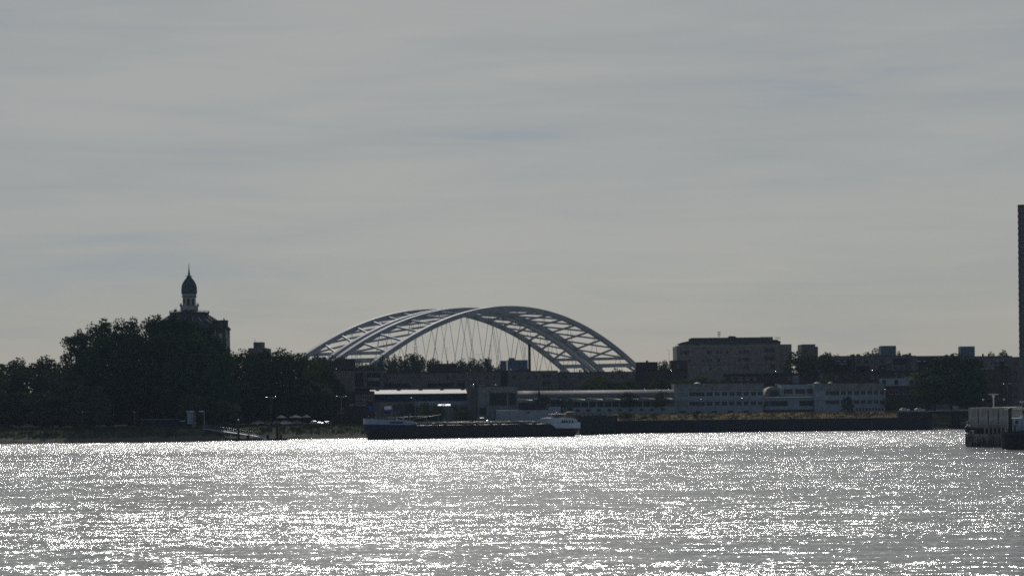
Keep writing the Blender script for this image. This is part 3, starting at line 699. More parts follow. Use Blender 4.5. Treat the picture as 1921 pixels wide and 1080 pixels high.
for y in (680, 695, 710, 726, 740): b.win(1903, 1909, y, y + 6, 'dark')
b = Bld('terrace_row', 'terrace with a pale rendered band and tall windows left of the big round tree', 'houses', 985, 1692, 7.3)
glint(b, 1636, 695.6, -1, .5)
b.block(1650, 1748, 695.5, M['brick_dark'], d=10); b.block(1650, 1748, 709, M['white_clad'], 'render_band', yb=723, f=-.3, d=.3)
b.block(1546, 1649.7, 695.5, M['brick_dark'], 'wall', f=.5, d=10); b.block(1545, 1749, 694.6, M['asphalt_roof'], 'roof', yb=695.4, f=-.4, d=11)
for p in (1567, 1634, 1646): b.win(p, p + 4.5, 703, 710, 'light', f=.5)
for p in (1678, 1693, 1707, 1718, 1730): b.win(p, p + 4.5, 700, 707, 'light')
for p in (1655, 1678, 1706): b.win(p, p + 7, 712, 721, 'dark', f=-.3)
for p in (1668, 1680, 1694, 1708):
    b.win(p, p + 6, 731, 739, 'light')
    b.win(p, p + 6, 748, 756, 'dark')

# --- far blue block behind the bridge, small block beyond the left trees
b = Bld('distant_building', 'far blue-grey building with a raised box seen through the bridge hangers', 'building', 1210, 965, 7)
b.block(952, 990.5, 675, M['blue_box'], d=20); b.block(938.5, 951, 676, M['blue_box'], 'side_wing', f=2, d=16); b.block(954, 965.5, 671, M['blue_box'], 'roof_box', yb=674.9, f=4, d=8)
b.block(975, 994, 692, M['brick_dark'], 'annex', f=-3, d=3)
for k in range(4): b.win(956 + k * 8, 961 + k * 8, 680, 684, 'dark')
b = Bld('distant_building', 'small grey roof box just above the left trees right of the domed tower', 'building', 1100, 484, 6)
b.block(466, 501, 652.5, M['brick_flat'], d=20); b.block(475.5, 493.5, 641.5, M['brick_flat'], 'roof_box', yb=652.4, f=4, d=8); m = MB(); m.tube([(b.x(477), 5, b.z(641.5)), (b.x(477), 5, b.z(635))], .12, M['metal_dark'], 4); m.build('mast', b.root)
b.win(478, 482, 645, 649, 'dark', f=4)
for p0, yt, pb in ((1504.5, 646.3, 1533),):
    b = Bld('distant_building', 'dark flat topped block rising behind the tree right of the brown clinic', 'building', 1130, 1518, 7)
    b.block(p0, pb - 3, yt, M['brick_flat'], d=16); b.block(pb - 2.9, pb + 2, yt + 3.5, M['brick_flat'], 'side_wing', f=1, d=12); b.win(1510, 1516, 655, 660, 'dark')
    b.block(p0 - .3, pb - 2.8, yt - .8, M['asphalt_roof'], 'roof', yb=yt, f=-.2, d=16.4)

# --- tower at the right edge
b = Bld('tower_block', 'very tall dark tower block cut by the right edge', 'tower block', 1090, 1913, 7)
b.root.rotation_euler.z = -.2375
zt = b.z(386, 1913)
q = MB(); q.box(0, 28, 0, 26, -1, zt, M['highrise']); q.build('wall', b.root)
q = MB(); q.box(-.15, 28.2, -.2, 26.2, zt, zt + .5, M['asphalt_roof']); q.build('roof', b.root)
fl = zt / 34
for k in range(34):
    q = MB(); z0 = k * fl; q.box(-.16, -.004, .6, 2.6, z0 + .2, z0 + 1.3, M['brick_flat']); q.build('balcony', b.root)
for k in range(33):
    for j in range(2): inst('window', win_mesh(1.4, 1.5, 'light'), b.root, (2.4 + j * 3.4, -.003, zt - 3.0 - k * fl))

# --- domed water tower
D_ = 900; sc_ = D_ / FPX; px_ = 355.0
Z_ = lambda y: XZ(px_, y, D_)[1] - 5
b = Bld('water_tower', 'old round water tower with onion dome and spire above the left trees', 'water tower', D_, px_, 5)
rt = b.root; rr = lambda p: p * sc_; ax = XZ(px_, 560, D_)[0] - b.x0
m = MB(); m.lathe([(rr(74), -1), (rr(74), Z_(618.5))], ax, 0, M['tower_dark'], 12, a0=radians(15), smooth=False); body = m.build('wall', rt)
m = MB()
for k in range(12):
    a = radians(15 + 30 * k)
    for dlt in (-.035, .035):
        Mx = Matrix.Translation((ax, 0, 0)) @ Matrix.Rotation(a + dlt, 4, 'Z'); m.box(rr(73.4), rr(75.2), -.5, .5, 0, Z_(620), M['tower_light'], Mx)
    Mx = Matrix.Translation((ax, 0, 0)) @ Matrix.Rotation(a + radians(15), 4, 'Z'); m.box(rr(71), rr(72.6), -1.1, 1.1, 0, Z_(627), M['tower_light'], Mx)
m.build('pilaster', body)
m = MB(); m.lathe([(rr(76), Z_(620.4)), (rr(77.5), Z_(618.6)), (rr(77.5), Z_(616.5)), (rr(38), Z_(592)), (rr(36), Z_(588.6))], ax, 0, M['roof_tile'], 12, a0=radians(15), smooth=False); roof = m.build('roof', rt)
m = MB(); 
for k in range(24):
    a = radians(15 * k); m.tube([(ax + cos(a) * rr(76.5), sin(a) * rr(76.5), Z_(616.2)), (ax + cos(a) * rr(38.3), sin(a) * rr(38.3), Z_(591.9))], .12, M['concrete'], 4)
m.build('roof_rib', roof)
m = MB(); m.lathe([(rr(36), Z_(588.6)), (rr(37.5), Z_(588)), (rr(37.5), Z_(586.4)), (rr(14), Z_(583))], ax, 0, M['tower_dark'], 16, smooth=False); m.build('terrace', rt)
m = MB()
for z in (583.4, 585): 
    m.tube([(ax + cos(radians(12 * k)) * rr(37), sin(radians(12 * k)) * rr(37), Z_(z)) for k in range(31)], .07, M['metal_dark'], 4)
for k in range(30): m.tube([(ax + cos(radians(12 * k)) * rr(37), sin(radians(12 * k)) * rr(37), Z_(586.5)), (ax + cos(radians(12 * k)) * rr(37), sin(radians(12 * k)) * rr(37), Z_(583.4))], .06, M['metal_dark'], 4)
m.build('railing', rt)
b.block(326, 330.5, 580, M['tower_dark'], 'chimney', yb=587, f=-3, d=1.5, px=px_)
m = MB(); m.tube([(b.x(331.5, 580), -2, Z_(587)), (b.x(331.5, 580), -2, Z_(576))], .12, M['metal_dark'], 4); m.build('mast', rt)
m = MB(); m.lathe([(rr(14.5), Z_(588)), (rr(15), Z_(583.5)), (rr(17), Z_(582)), (rr(17), Z_(573.5)), (rr(16.4), Z_(573.4)), (rr(16.3), Z_(578)), (rr(12.8), Z_(578)), (rr(12.6), Z_(558)), (rr(13.8), Z_(557.4)), (rr(14.2), Z_(555.5)), (rr(13.6), Z_(555.3)), (rr(13.6), Z_(550.5))], ax, 0, M['tower_light'], 8, a0=radians(22.5), smooth=False); ln = m.build('lantern', rt)
m = MB()
for k in range(8):
    Mx = Matrix.Translation((ax, 0, 0)) @ Matrix.Rotation(radians(45 * k - 90), 4, 'Z')
    m.box(rr(11.2), rr(12.1), -.5, .5, Z_(575), Z_(561), M['glass'], Mx)
m.build('window', ln)
m = MB(); m.lathe([(rr(14.4), Z_(557.2)), (rr(14.6), Z_(556.6)), (rr(14.3), Z_(556))], ax, 0, M['tower_dark'], 8, a0=radians(22.5)); m.lathe([(rr(14), Z_(552.3)), (rr(14.1), Z_(551.7))], ax, 0, M['tower_dark'], 8, a0=radians(22.5)); m.build('cornice', ln)
for k in range(8):
    a = radians(22.5 + 45 * k); m = MB(); cx, cy = ax + cos(a) * rr(17), sin(a) * rr(17)
    m.lathe([(.35, Z_(575)), (.35, Z_(572)), (.2, Z_(570.5)), (.03, Z_(567.5))], cx, cy, M['tower_light'], 6); m.build('pinnacle', ln)
dz = [(550.6, 14.2), (548, 14.3), (545, 14.2), (540, 14.1), (536, 13.4), (532, 12.1), (528, 9.9), (525, 7.8), (522.5, 5.6), (520.5, 4.2), (519, 4.6), (518, 4.4), (517, 2.4), (512, 1.7), (505, 1.0), (497, .45), (492.5, .1)]
m = MB(); m.lathe([(rr(r), Z_(y)) for y, r in dz[:11]], ax, 0, M['copper'], 16, smooth=True); dome = m.build('dome', rt)
m = MB()
for k in range(16):
    a = 2 * pi * k / 16; m.tube([(ax + cos(a) * rr(r + .1), sin(a) * rr(r + .1), Z_(y)) for y, r in dz[:10]], .12, M['metal_dark'], 4)
m.build('dome_rib', dome)
m = MB(); m.lathe([(rr(r), Z_(y)) for y, r in dz[10:]], ax, 0, M['copper'], 10)
for k in range(8):
    a = 2 * pi * k / 8; m.tube([(ax + cos(a) * rr(2), sin(a) * rr(2), Z_(518.5)), (ax + cos(a) * rr(7.6), sin(a) * rr(7.6), Z_(517.4))], .16, M['metal_dark'], 4, r2=.05)
    m.tube([(ax, 0, Z_(513)), (ax + cos(a) * rr(3.5), sin(a) * rr(3.5), Z_(512.6))], .1, M['metal_dark'], 4, r2=.04)
m.build('spire', rt)
# corner turret and dormer on the right
b.block(412.5, 425, 602, M['tower_dark'], 'turret', yb=617, f=-6, d=5, px=px_)
b.block(412, 425.5, 600.8, M['roof_tile'], 'turret_roof', yb=602, f=-6.2, d=5.4, px=px_)
b.block(419, 421, 597.5, M['tower_dark'], 'chimney', yb=600.8, f=-4, d=.8, px=px_)
b.block(398, 411.8, 603, M['tower_dark'], 'dormer', yb=616, f=-15, d=6, px=px_)
b.block(396.5, 412.3, 601, M['roof_tile'], 'dormer_roof', yb=603, f=-15.4, d=7, px=px_)
b.win(401, 407, 605.5, 613, 'dark', f=-15)
# ------------------------------------------------------------------ trees
def crown_mesh(name, kind, seed, m, nq=4600):
    r = random.Random(seed); vs = []; fs = []
    cl = []
    nc = {'round': 60, 'tall': 80, 'cone': 40, 'small': 26}[kind]
    asp = {'round': .55, 'tall': .42, 'cone': .6, 'small': .9}[kind]
    for i in range(nc):
        while True:
            v = Vector((r.uniform(-1, 1), r.uniform(-1, 1), r.uniform(-1, 1)))
            if .05 < v.length <= 1: break
        v.normalize(); rad = r.uniform(.55, .84); v = Vector(tuple(math.copysign(abs(q) ** .72, q) for q in v)) * rad
        if kind == 'cone': f = (1 - (v.z + 1) / 2 * .75) * 1.0; v.x *= f; v.y *= f
        if kind == 'tall': v.z *= 1.0
        cl.append((v, r.uniform(.2, .36) * (1 if kind != 'cone' else .8)))
    for q in range(nq):
        if r.random() < .16:
            while True:
                p = Vector((r.uniform(-1, 1), r.uniform(-1, 1), r.uniform(-1, 1)))
                if p.length < .72: break
            if kind == 'cone': p.x *= .6; p.y *= .6
        else:
            c, cr = cl[r.randrange(nc)]
            d = Vector((r.gauss(0, 1), r.gauss(0, 1), r.gauss(0, 1))).normalized() * cr * r.uniform(.55, 1.08); d.z *= .9 * asp; p = c + d
        n = (p * .5 + Vector((r.gauss(0, .6), r.gauss(0, .6), r.gauss(.35, .5)))).normalized()
        t = n.orthogonal().normalized(); t = (Matrix.Rotation(r.uniform(0, 6.28), 3, n) @ t); u = n.cross(t)
        s = r.uniform(.03, .075); b = len(vs)
        A1 = Vector((1, 1, asp)); vs += [tuple(p - t * s * A1), tuple(p + u * s * .7 * A1), tuple(p + t * s * A1), tuple(p - u * s * .7 * A1)]; fs.append((b, b + 1, b + 2, b + 3))
    me = bpy.data.meshes.new(name); me.from_pydata(vs, [], fs); me.materials.append(m); me.update(); return me
def trunk_mesh(seed, fork=5):
    r = random.Random(seed); m = MB()
    m.tube([(0, 0, 0), (r.uniform(-.01, .01), 0, .35), (r.uniform(-.02, .02), .01, .75)], .032, M['bark'], 7, r2=.014)
    for k in range(fork):
        a = k * 6.28 / fork + r.uniform(-.4, .4); z = r.uniform(.3, .55)
        m.tube([(0, 0, z), (cos(a) * .1, sin(a) * .1, z + .13), (cos(a) * .2, sin(a) * .2, z + .33)], .016, M['bark'], 5, r2=.005)
    return m.mesh('trunk')
CR = {}
for kd, n in (('round', 5), ('tall', 4), ('cone', 2), ('small', 3)):
    for lf in ('leaf', 'leaf2', 'leaf3'):
        CR[kd, lf] = [crown_mesh('crown', kd, 100 + i * 7 + len(kd), M[lf], 2600 if kd in ('small', 'cone') else 7500) for i in range(n if lf == 'leaf' else min(n, 3))]
TR = [trunk_mesh(5), trunk_mesh(6), trunk_mesh(9)]
tr_rnd = random.Random(11); WIDE = 1.25
def tree(px, yt, hw, D, zg, kind='round', leaf='leaf', label='', group=None, cbot=.22, name='tree', cat='tree'):
    """px: crown centre, yt: pixel of the top, hw: half width in photo pixels"""
    x, zt = XZ(px, yt, D); H = zt - zg; R = hw * D / FPX
    root = empty(name, (x, D, zg), tr_rnd.uniform(0, 6.28)); tag(root, label, cat, group)
    if kind in ('round', 'tall'): R *= WIDE
    ms = CR[kind, leaf]; ch = H * (1 - cbot) / 2 * 1.0
    inst('crown', ms[tr_rnd.randrange(len(ms))], root, (0, 0, H * cbot + ch), tr_rnd.uniform(0, 6.28), (R * 1.25, R * 1.25, ch * 1.1))
    k = max(.6, min(1.6, R / 4)); inst('trunk', TR[tr_rnd.randrange(3)], root, (0, 0, -.3), 0, (H * .6 * k, H * .6 * k, H * .92))
    return root
ORD = ['leftmost', 'second from the left', 'third from the left', 'fourth from the left', 'fifth from the left', 'sixth from the left', 'seventh from the left', 'eighth from the left', 'ninth from the left', 'tenth from the left', 'eleventh from the left', 'twelfth from the left', 'thirteenth from the left', 'fourteenth from the left', 'fifteenth from the left', 'sixteenth from the left']
def grove(rows, kind, leaf, D, zg, what, group, cbot=.12, **k):
    for i, rw in enumerate(rows):
        px, yt, hw = rw[:3]; dd = rw[3] if len(rw) > 3 else 0; lf = rw[4] if len(rw) > 4 else leaf
        tree(px, yt, hw, D + dd, zg, kind, lf, f'{ORD[i]} {what}', group, cbot, **k)
# left end of the bank
grove([(-14, 676, 32, 0), (18, 668, 26, 30), (52, 674, 24, 12), (88, 667, 24, 34), (112, 681, 24, 5), (138, 700, 24, 0), (165, 716, 22, -4), (184, 742, 18, -8)], 'round', 'leaf3', 796, 4.7,
      'of the dark green trees at the left edge of the bank', 'trees at the left edge', .05)
# low front row hiding the trunks
grove([(8, 728, 30), (52, 734, 28), (98, 732, 30), (146, 752, 26)], 'round', 'leaf3', 786, 4.6, 'of the low front trees under the left edge trees', 'low trees at the left edge', .02)
# tall clump below the water tower
grove([(141, 608, 19, 8), (172, 600, 25, 22), (206, 592, 28, 10), (243, 591, 26, 26), (280, 586, 28, 12), (314, 580, 26, 24), (344, 583, 26, 8), (374, 600, 24, 20), (400, 627, 23, 10), (416, 655, 18, 0)], 'tall', 'leaf', 808, 4.8,
      'of the tall nearly black trees below the domed tower', 'tall trees below the domed tower', .13)
grove([(160, 650, 22, 6), (205, 634, 32, 0), (255, 628, 32, 4), (308, 620, 32, 0), (356, 622, 28, 4), (398, 652, 22, 0)], 'round', 'leaf', 800, 4.8, 'of the broad dark trees filling the foot of the tall clump', 'broad trees in the tall clump', .14)
grove([(362, 738, 22), (394, 744, 26), (420, 752, 20)], 'round', 'leaf3', 788, 4.6, 'of the low olive trees over the landing portal', 'low trees over the landing', .12)
grove([(20, 735, 36), (80, 738, 36), (140, 735, 36), (200, 735, 36), (262, 735, 36), (325, 735, 36), (392, 735, 36)], 'round', 'leaf', 862, 4.8, 'of the dense bushy trees closing the gaps behind the left trunks', 'bushy trees behind the left trunks', .0)
# clump between tower and brick house
grove([(438, 660, 22, 10, 'leaf'), (462, 655, 24, 0, 'leaf2'), (492, 655, 24, 12), (523, 653, 24, 2, 'leaf3'), (552, 660, 22, 10, 'leaf3'), (578, 667, 22, 0, 'leaf2'), (602, 673, 20, 8, 'leaf3'), (618, 694, 14, 0)], 'round', 'leaf', 850, 4.8,
      'of the leafy trees between the domed tower and the bridge', 'trees left of the bridge', .08)
grove([(446, 716, 30, 0, 'leaf3'), (486, 722, 32), (528, 716, 32), (566, 722, 30), (596, 716, 22, 0, 'leaf3')], 'round', 'leaf', 836, 4.8, 'of the shaded lower trees behind the lamp posts and parasols', 'lower trees behind the lamps', .1)
# far tree line under the bridge
grove([(596, 664, 15, 0), (618, 663, 15, 8), (641, 668, 14, 0), (672, 674, 16, 5), (700, 673, 16, 0), (726, 663, 13, 8), (748, 662, 13, 0), (772, 662, 14, 5), (796, 663, 13, 0), (818, 672, 14, 5), (842, 677, 14, 0), (866, 673, 13, 8), (888, 671, 13, 0), (910, 671, 13, 5), (930, 682, 12, 0)], 'round', 'leaf3', 1150, 6,
      'of the distant hazy trees beneath the arch bridge', 'distant trees under the bridge', .1)
tree(1160, 690.5, 14, 1100, 6, 'round', 'leaf3', 'low distant treetop between the right feet of the arches', None, .1)
# treetops among the roofs
grove([(1118, 703, 20), (1150, 714, 15), (1180, 711, 17), (1236, 708, 15), (1262, 712, 14), (1290, 711, 18), (1318, 704, 18, 5), (1352, 711, 14), (1030, 722, 10)], 'round', 'leaf2', 955, 7, 'of the olive treetops showing over the vaulted hall roof', 'treetops over the hall roof', .1)
tree(1243, 676, 11, 1030, 7, 'round', 'leaf3', 'small far treetop between the bridge foot and the brown clinic', None, .1)
tree(1506, 654, 25, 1040, 7, 'round', 'leaf2', 'bushy green tree touching the right side of the brown clinic', None, .1)
tree(1538, 659, 20, 1046, 7, 'round', 'leaf', 'darker green tree in front of the flat topped block right of the clinic', None, .1)
tree(1548, 704, 13, 975, 7, 'round', 'leaf2', 'small olive tree behind the roof domes of the right office', None, .1)
grove([(1552, 661, 9, 0), (1570, 664, 6, 0), (1594, 664, 5, 5), (1606, 665, 5, 0), (1622, 658, 18, 5), (1645, 651, 19, 8), (1692, 656, 10, 5), (1703, 663, 8, 0)], 'round', 'leaf3', 1110, 7, 'of the small treetops rising behind the dark right flats', 'treetops behind the right flats', .1)
tree(1785, 663, 42, 925, 7.3, 'round', 'leaf', 'big round tree in front of the dark flats at right', None, .06)
tree(1752, 690, 30, 920, 7.3, 'round', 'leaf2', 'broad tree merging with the left side of the big round tree', None, .06)
tree(1818, 700, 26, 930, 7.3, 'round', 'leaf', 'dark tree merging with the right side of the big round tree', None, .06)
tree(1864, 657, 8, 1120, 7, 'round', 'leaf3', 'pale small treetop between two chimneys by the tall tower', None, .1)
tree(1881, 656, 11, 1120, 7, 'round', 'leaf3', 'round treetop over the roof nearest the tall tower', None, .1)
# small trees on the quay and in front of the halls
tree(1020, 741, 14, 880, 5, 'small', 'leaf3', 'small sparse tree before the vaulted hall, nearest the grey block', 'street trees by the vaulted hall', .3)
tree(1053, 745, 19, 876, 5, 'small', 'leaf', 'dark bushy small tree just above the tanker deckhouse', 'street trees by the vaulted hall', .2)
tree(1180, 735, 15, 896, 7.3, 'small', 'leaf3', 'small round tree before the vaulted hall, second from the pale office', 'street trees by the vaulted hall', .3)
tree(1240, 733, 15, 896, 7.3, 'small', 'leaf3', 'small round tree on a thin trunk beside the left end of the pale office', 'street trees by the vaulted hall', .3)
tree(1590, 741, 14.5, 884, 7.2, 'cone', 'leaf', 'dark conical tree standing alone in the dry grass', None, .0)
tree(1671, 743, 15, 890, 7.3, 'small', 'leaf', 'dark round tree on the quay at the right end of the dry grass', None, .0)
tree(1700, 752, 12, 905, 7.3, 'small', 'leaf', 'low dark bush tree right of the dry grass, before the terrace', None, .0)
for i, (px, yt, hw, D) in enumerate([(762, 752, 14, 845), (790, 754, 16, 843), (816, 758, 15, 840), (862, 765, 13, 840), (880, 768, 10, 838)]):
    tree(px, yt, hw, D, 4.8, 'small', 'leaf2' if i == 3 else 'leaf3', f'{ORD[i]} of the leafy bushes between the tanker and the pale roofed shed', 'bushes behind the tanker', .03, name='shrub', cat='shrub')
# bushes on the left bank
for i, (px, yt, hw, D) in enumerate([(86, 804, 6, 746), (155, 797, 6, 758), (183, 799, 7, 756), (196, 800, 5, 757), (213, 799, 5.5, 756), (245, 797, 4.5, 758), (268, 798, 6, 756), (372, 801, 8, 770), (500, 799, 10, 782), (530, 797, 6, 786), (555, 798, 11, 790), (578, 796, 9, 796), (592, 797, 7, 798), (614, 797, 9, 803), (640, 798, 9, 806), (665, 797, 8, 809)]):
    tree(px, yt, hw, D, gz(px, D - shore(px)) - .3, 'small', 'leaf3', f'{ORD[i]} of the scrubby bushes along the left bank slope', 'bushes on the left bank', .0, name='shrub', cat='shrub')
for i, (px, yt, hw) in enumerate([(1208, 780, 8), (1172, 773, 12), (1227, 774, 5), (1305, 771, 5)]):
    tree(px, yt, hw, shore(px) + 8, gz(px, 8) - .2, 'small', 'leaf', f'{ORD[i]} of the low dark bushes in the dry quay grass', 'bushes in the quay grass', .0, name='shrub', cat='shrub')
# grass tufts
def tufts(name, label, p0, p1, o0, o1, n, m, h0, h1, seed):
    r = random.Random(seed); g = MB(); vs = []; fs = []
    for _ in range(n):
        px = r.uniform(p0, p1); o = r.uniform(o0, o1); D = shore(px) + o; x = (px - 960.5) / FPX * D; z = gz(px, o) - .15
        h = r.uniform(h0, h1) * (.5 + r.random() ** 2)
        for k in range(4):
            a = r.uniform(0, 6.28); b = len(vs); w = r.uniform(.08, .2); l = r.uniform(.1, .5) * h
            vs += [(x + cos(a) * w, D + sin(a) * w, z), (x - cos(a) * w, D - sin(a) * w, z), (x + sin(a) * l, D + cos(a) * l, z + h)]; fs.append((b, b + 1, b + 2))
    g.add(vs, fs, M[m]); o = g.build(name); tag(o, label, 'grass', kind='stuff')
tufts('grass', 'rough dark grass on the left bank', -40, 1080, 7, 30, 9000, 'tuft', .5, 1.3, 5)
tufts('grass', 'dry tan grass on top of the quay', 1160, 1700, .6, 22, 7000, 'drytuft', .25, .7, 6)
# ------------------------------------------------------------------ vessels
def loft(mb, st, z0, mt, cy=0.0):
    """st: (x_top, x_bottom, half_top, half_bottom, z_top); closed hull block"""
    vs = []
    for xt, xb, ht, hb, zt in st:
        vs += [(xt, cy - ht, zt), (xb, cy - hb, z0), (xb, cy + hb, z0), (xt, cy + ht, zt)]
    n = len(st); fs = []
    for i in range(n - 1):
        a, b = i * 4, i * 4 + 4
        for k in range(4): fs.append((a + k, b + k, b + (k + 1) % 4, a + (k + 1) % 4))
    fs += [(0, 1, 2, 3), (n * 4 - 1, n * 4 - 2, n * 4 - 3, n * 4 - 4)]
    mb.add(vs, fs, mt)
def bulwark(mb, st, mt, th=.15, cy=0.0, cap=None):
    """st: (x, half, z0, z1) shell on both sides, closed at the last/first station"""
    for sg in (-1, 1):
        vs = []
        for x, h, z0, z1 in st:
            vs += [(x, cy + sg * (h + .02), z0), (x, cy + sg * (h + .02), z1), (x, cy + sg * max(0, h - th), z1), (x, cy + sg * max(0, h - th), z0)]
        n = len(st); fs = []
        for i in range(n - 1):
            a, b = i * 4, i * 4 + 4
            for k in range(4): fs.append((a + k, a + (k + 1) % 4, b + (k + 1) % 4, b + k))
        fs += [(0, 3, 2, 1), (n * 4 - 4, n * 4 - 3, n * 4 - 2, n * 4 - 1)]
        mb.add(vs, fs, mt)
A_ = P(681.5, 824, 757); B_ = P(1085, 818, 789)
hd = atan2(B_.y - A_.y, B_.x - A_.x); LT = Vector((B_.x - A_.x, B_.y - A_.y)).length
A_ += Vector((sin(hd) * 4.9, 0, 0)) 
tk = empty('tanker_barge', (A_.x, A_.y, 0), hd); tag(tk, 'long dark inland tanker with pale bow and white deckhouse crossing in front of the sheds', 'tanker')
def tx(px): return (px - 681.5) / (1085 - 681.5) * LT
CY = 4.9
q = MB(); loft(q, [(.0, 1.6, .5, .15, 5.5), (.9, 2.4, 2.4, 1.1, 5.45), (2.6, 4.0, 3.9, 2.8, 5.4), (6, 7, 4.75, 4.3, 5.3), (14, 14, 4.9, 4.9, 5.15), (18.5, 18.5, 4.9, 4.9, 4.75), (tx(1015), tx(1015), 4.9, 4.9, 4.75), (tx(1032), tx(1030), 4.85, 4.6, 3.1), (tx(1066), tx(1055), 4.6, 3.3, 3.0), (LT - 1, tx(1072), 3.6, 1.2, 3.0), (LT, tx(1073), 2.2, .6, 3.0)], -1.0, M['hull_black'], CY); q.build('hull', tk)
q = MB(); bulwark(q, [(.0, .5, 5.4, 7.35), (.9, 2.4, 5.4, 7.3), (2.6, 3.9, 5.35, 7.2), (6, 4.75, 5.25, 7.0), (14, 4.9, 5.05, 6.75), (tx(758), 4.9, 5.0, 6.6), (tx(768), 4.9, 5.5, 5.9)], M['hull_grey'], cy=CY); bw = q.build('bow_bulwark', tk)
q = MB(); q.box(-.05, .1, CY - .5, CY + .5, 5.4, 7.35, M['white']); q.build('stem_plate', bw)
q = MB(); bulwark(q, [(.02, .52, 3.8, 5.4), (.95, 2.45, 3.6, 5.39), (2.6, 3.95, 3.6, 5.34), (6, 4.8, 3.6, 5.24), (14, 4.93, 3.7, 5.04), (tx(765), 4.93, 4.3, 4.74)], M['hull_blue'], cy=CY); q.build('bow_band', tk)
q = MB(); q.box(tx(720), tx(744), -.08, -.03, 5.6, 6.2, M['metal_dark']); q.build('name_plate', bw)
q = MB(); bulwark(q, [(tx(1021), 4.9, 4.76, 4.95), (tx(1033), 4.88, 3.05, 4.95), (tx(1066), 4.62, 2.95, 4.9), (LT - 1, 3.6, 2.95, 5.0), (LT, 2.2, 2.95, 5.05)], M['hull_white'], cy=CY); q.box(LT - .12, LT + .04, CY - 2.2, CY + 2.2, 2.95, 5.05, M['hull_white']); sbw = q.build('stern_bulwark', tk)
q = MB(); q.box(LT - 4.6, LT - 2.9, CY - 3.2, CY - 2.0, 5.05, 5.5, M['white']); q.build('life_raft', tk)
# deckhouse
q = MB(); x0_, x1_ = tx(1019), tx(1074.5)
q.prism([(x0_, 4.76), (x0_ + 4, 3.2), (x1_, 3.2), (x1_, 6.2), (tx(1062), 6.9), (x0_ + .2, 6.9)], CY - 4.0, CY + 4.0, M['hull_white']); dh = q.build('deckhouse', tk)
for k, p in enumerate((1046, 1050.5, 1055, 1060.5, 1066)): inst('window', win_mesh(.6, .95, 'dark'), dh, (tx(p), CY - 4.003, 5.0))
q = MB(); q.box(tx(1048) , tx(1048) + .9, CY - 4.06, CY - 4.0, 3.4, 5.2, M['metal_dark']); q.build('door', dh)
q = MB(); q.prism([(tx(1034), 6.92), (tx(1052), 6.92), (tx(1051), 8.1), (tx(1036), 8.1)], CY - 2.4, CY + 2.4, M['glass']); wh = q.build('wheelhouse', tk)
q = MB(); q.box(tx(1032.5), tx(1054), CY - 2.8, CY + 2.8, 8.1, 8.35, M['white']); q.build('roof', wh)
q = MB()
for k in range(5): xx = tx(1035.5) + k * (tx(1051.5) - tx(1035.5)) / 4; q.box(xx - .06, xx + .06, CY - 2.46, CY - 2.38, 6.92, 8.1, M['frame_white'])
q.build('window_post', wh)
q = MB(); q.prism([(tx(1054), 6.92), (tx(1074), 6.5), (tx(1075), 7.6), (tx(1071.5), 8.8), (tx(1062), 8.95), (tx(1058), 8.3)], CY - 1.6, CY + 1.6, M['drygrass']); fu = q.build('tarpaulin', tk)
q = MB(); q.tube([(tx(1053), CY - 1.7, 6.95), (tx(1057), CY - 1.7, 8.2), (tx(1061), CY - 1.7, 9.0), (tx(1073), CY - 1.7, 8.95)], .11, M['white'], 5); q.build('rail_hoop', fu)
q = MB(); q.lathe([(.3, 8.3), (.3, 8.5), (.75, 8.7), (.75, 8.75), (.1, 8.95)], tx(1044), CY, M['metal_dark'], 8); q.build('radar_dome', wh)
q = MB(); q.tube([(tx(1018), CY - 4.2, 4.8), (tx(1022), CY - 4.2, 6.9)], .07, M['white'], 4); q.tube([(tx(1026), CY - 2, 6.9), (tx(1031), CY - 2, 8.3)], .08, M['white'], 4); q.build('stay', tk)
# deck gear
rb = random.Random(4)
q = MB()
for sg in (-1, 1):
    y_ = CY + sg * 4.7
    for z in (5.2, 5.65): q.tube([(tx(770), y_, z), (tx(1014), y_, z)], .035, M['pipe'], 4)
    for k in range(32): xx = tx(770) + k * (tx(1014) - tx(770)) / 31; q.tube([(xx, y_, 4.75), (xx, y_, 5.65)], .035, M['pipe'], 4)
q.build('railing', tk)
for k, (yy, zz, r) in enumerate(((-1.2, 5.5, .16), (-.4, 5.45, .13), (.4, 5.6, .16), (1.3, 5.35, .12), (2.4, 5.8, .1))):
    q = MB(); q.tube([(tx(778), CY + yy, zz), (tx(1008), CY + yy, zz)], r, M['pipe'] if k % 2 == 0 else M['metal_grey'], 6); q.build('deck_pipe', tk)
for k in range(11):
    xx = tx(784 + k * 21 + rb.uniform(-4, 4)); q = MB(); h = rb.uniform(.5, .95)
    q.lathe([(.62, 4.75), (.62, 4.75 + h), (.75, 4.8 + h), (.75, 4.9 + h), (.3, 5.0 + h)], xx, CY + rb.choice((-2.6, 2.6, -2.2)), M['pipe'] if k % 3 else M['hull_white'], 10); q.build('tank_hatch', tk)
for k in range(9):
    xx = tx(790 + k * 26 + rb.uniform(-4, 4)); q = MB(); q.tube([(xx, CY - 3.3, 4.75), (xx, CY - 3.3, 5.9), (xx + .3, CY - 3.3, 6.1), (xx + .6, CY - 3.3, 5.9)], .09, M['metal_grey'], 5); q.build('vent_pipe', tk)
q = MB()
for k in range(14): xx = tx(780 + k * 17); q.box(xx - .12, xx + .12, CY - 2, CY + 2.8, 4.76, 5.3, M['deck'])
q.build('pipe_rack', tk)
q = MB(); x_ = tx(868); q.box(x_ - 2.2, x_ + 2.2, CY - 3.4, CY + 3.2, 4.76, 5.25, M['deck']); 
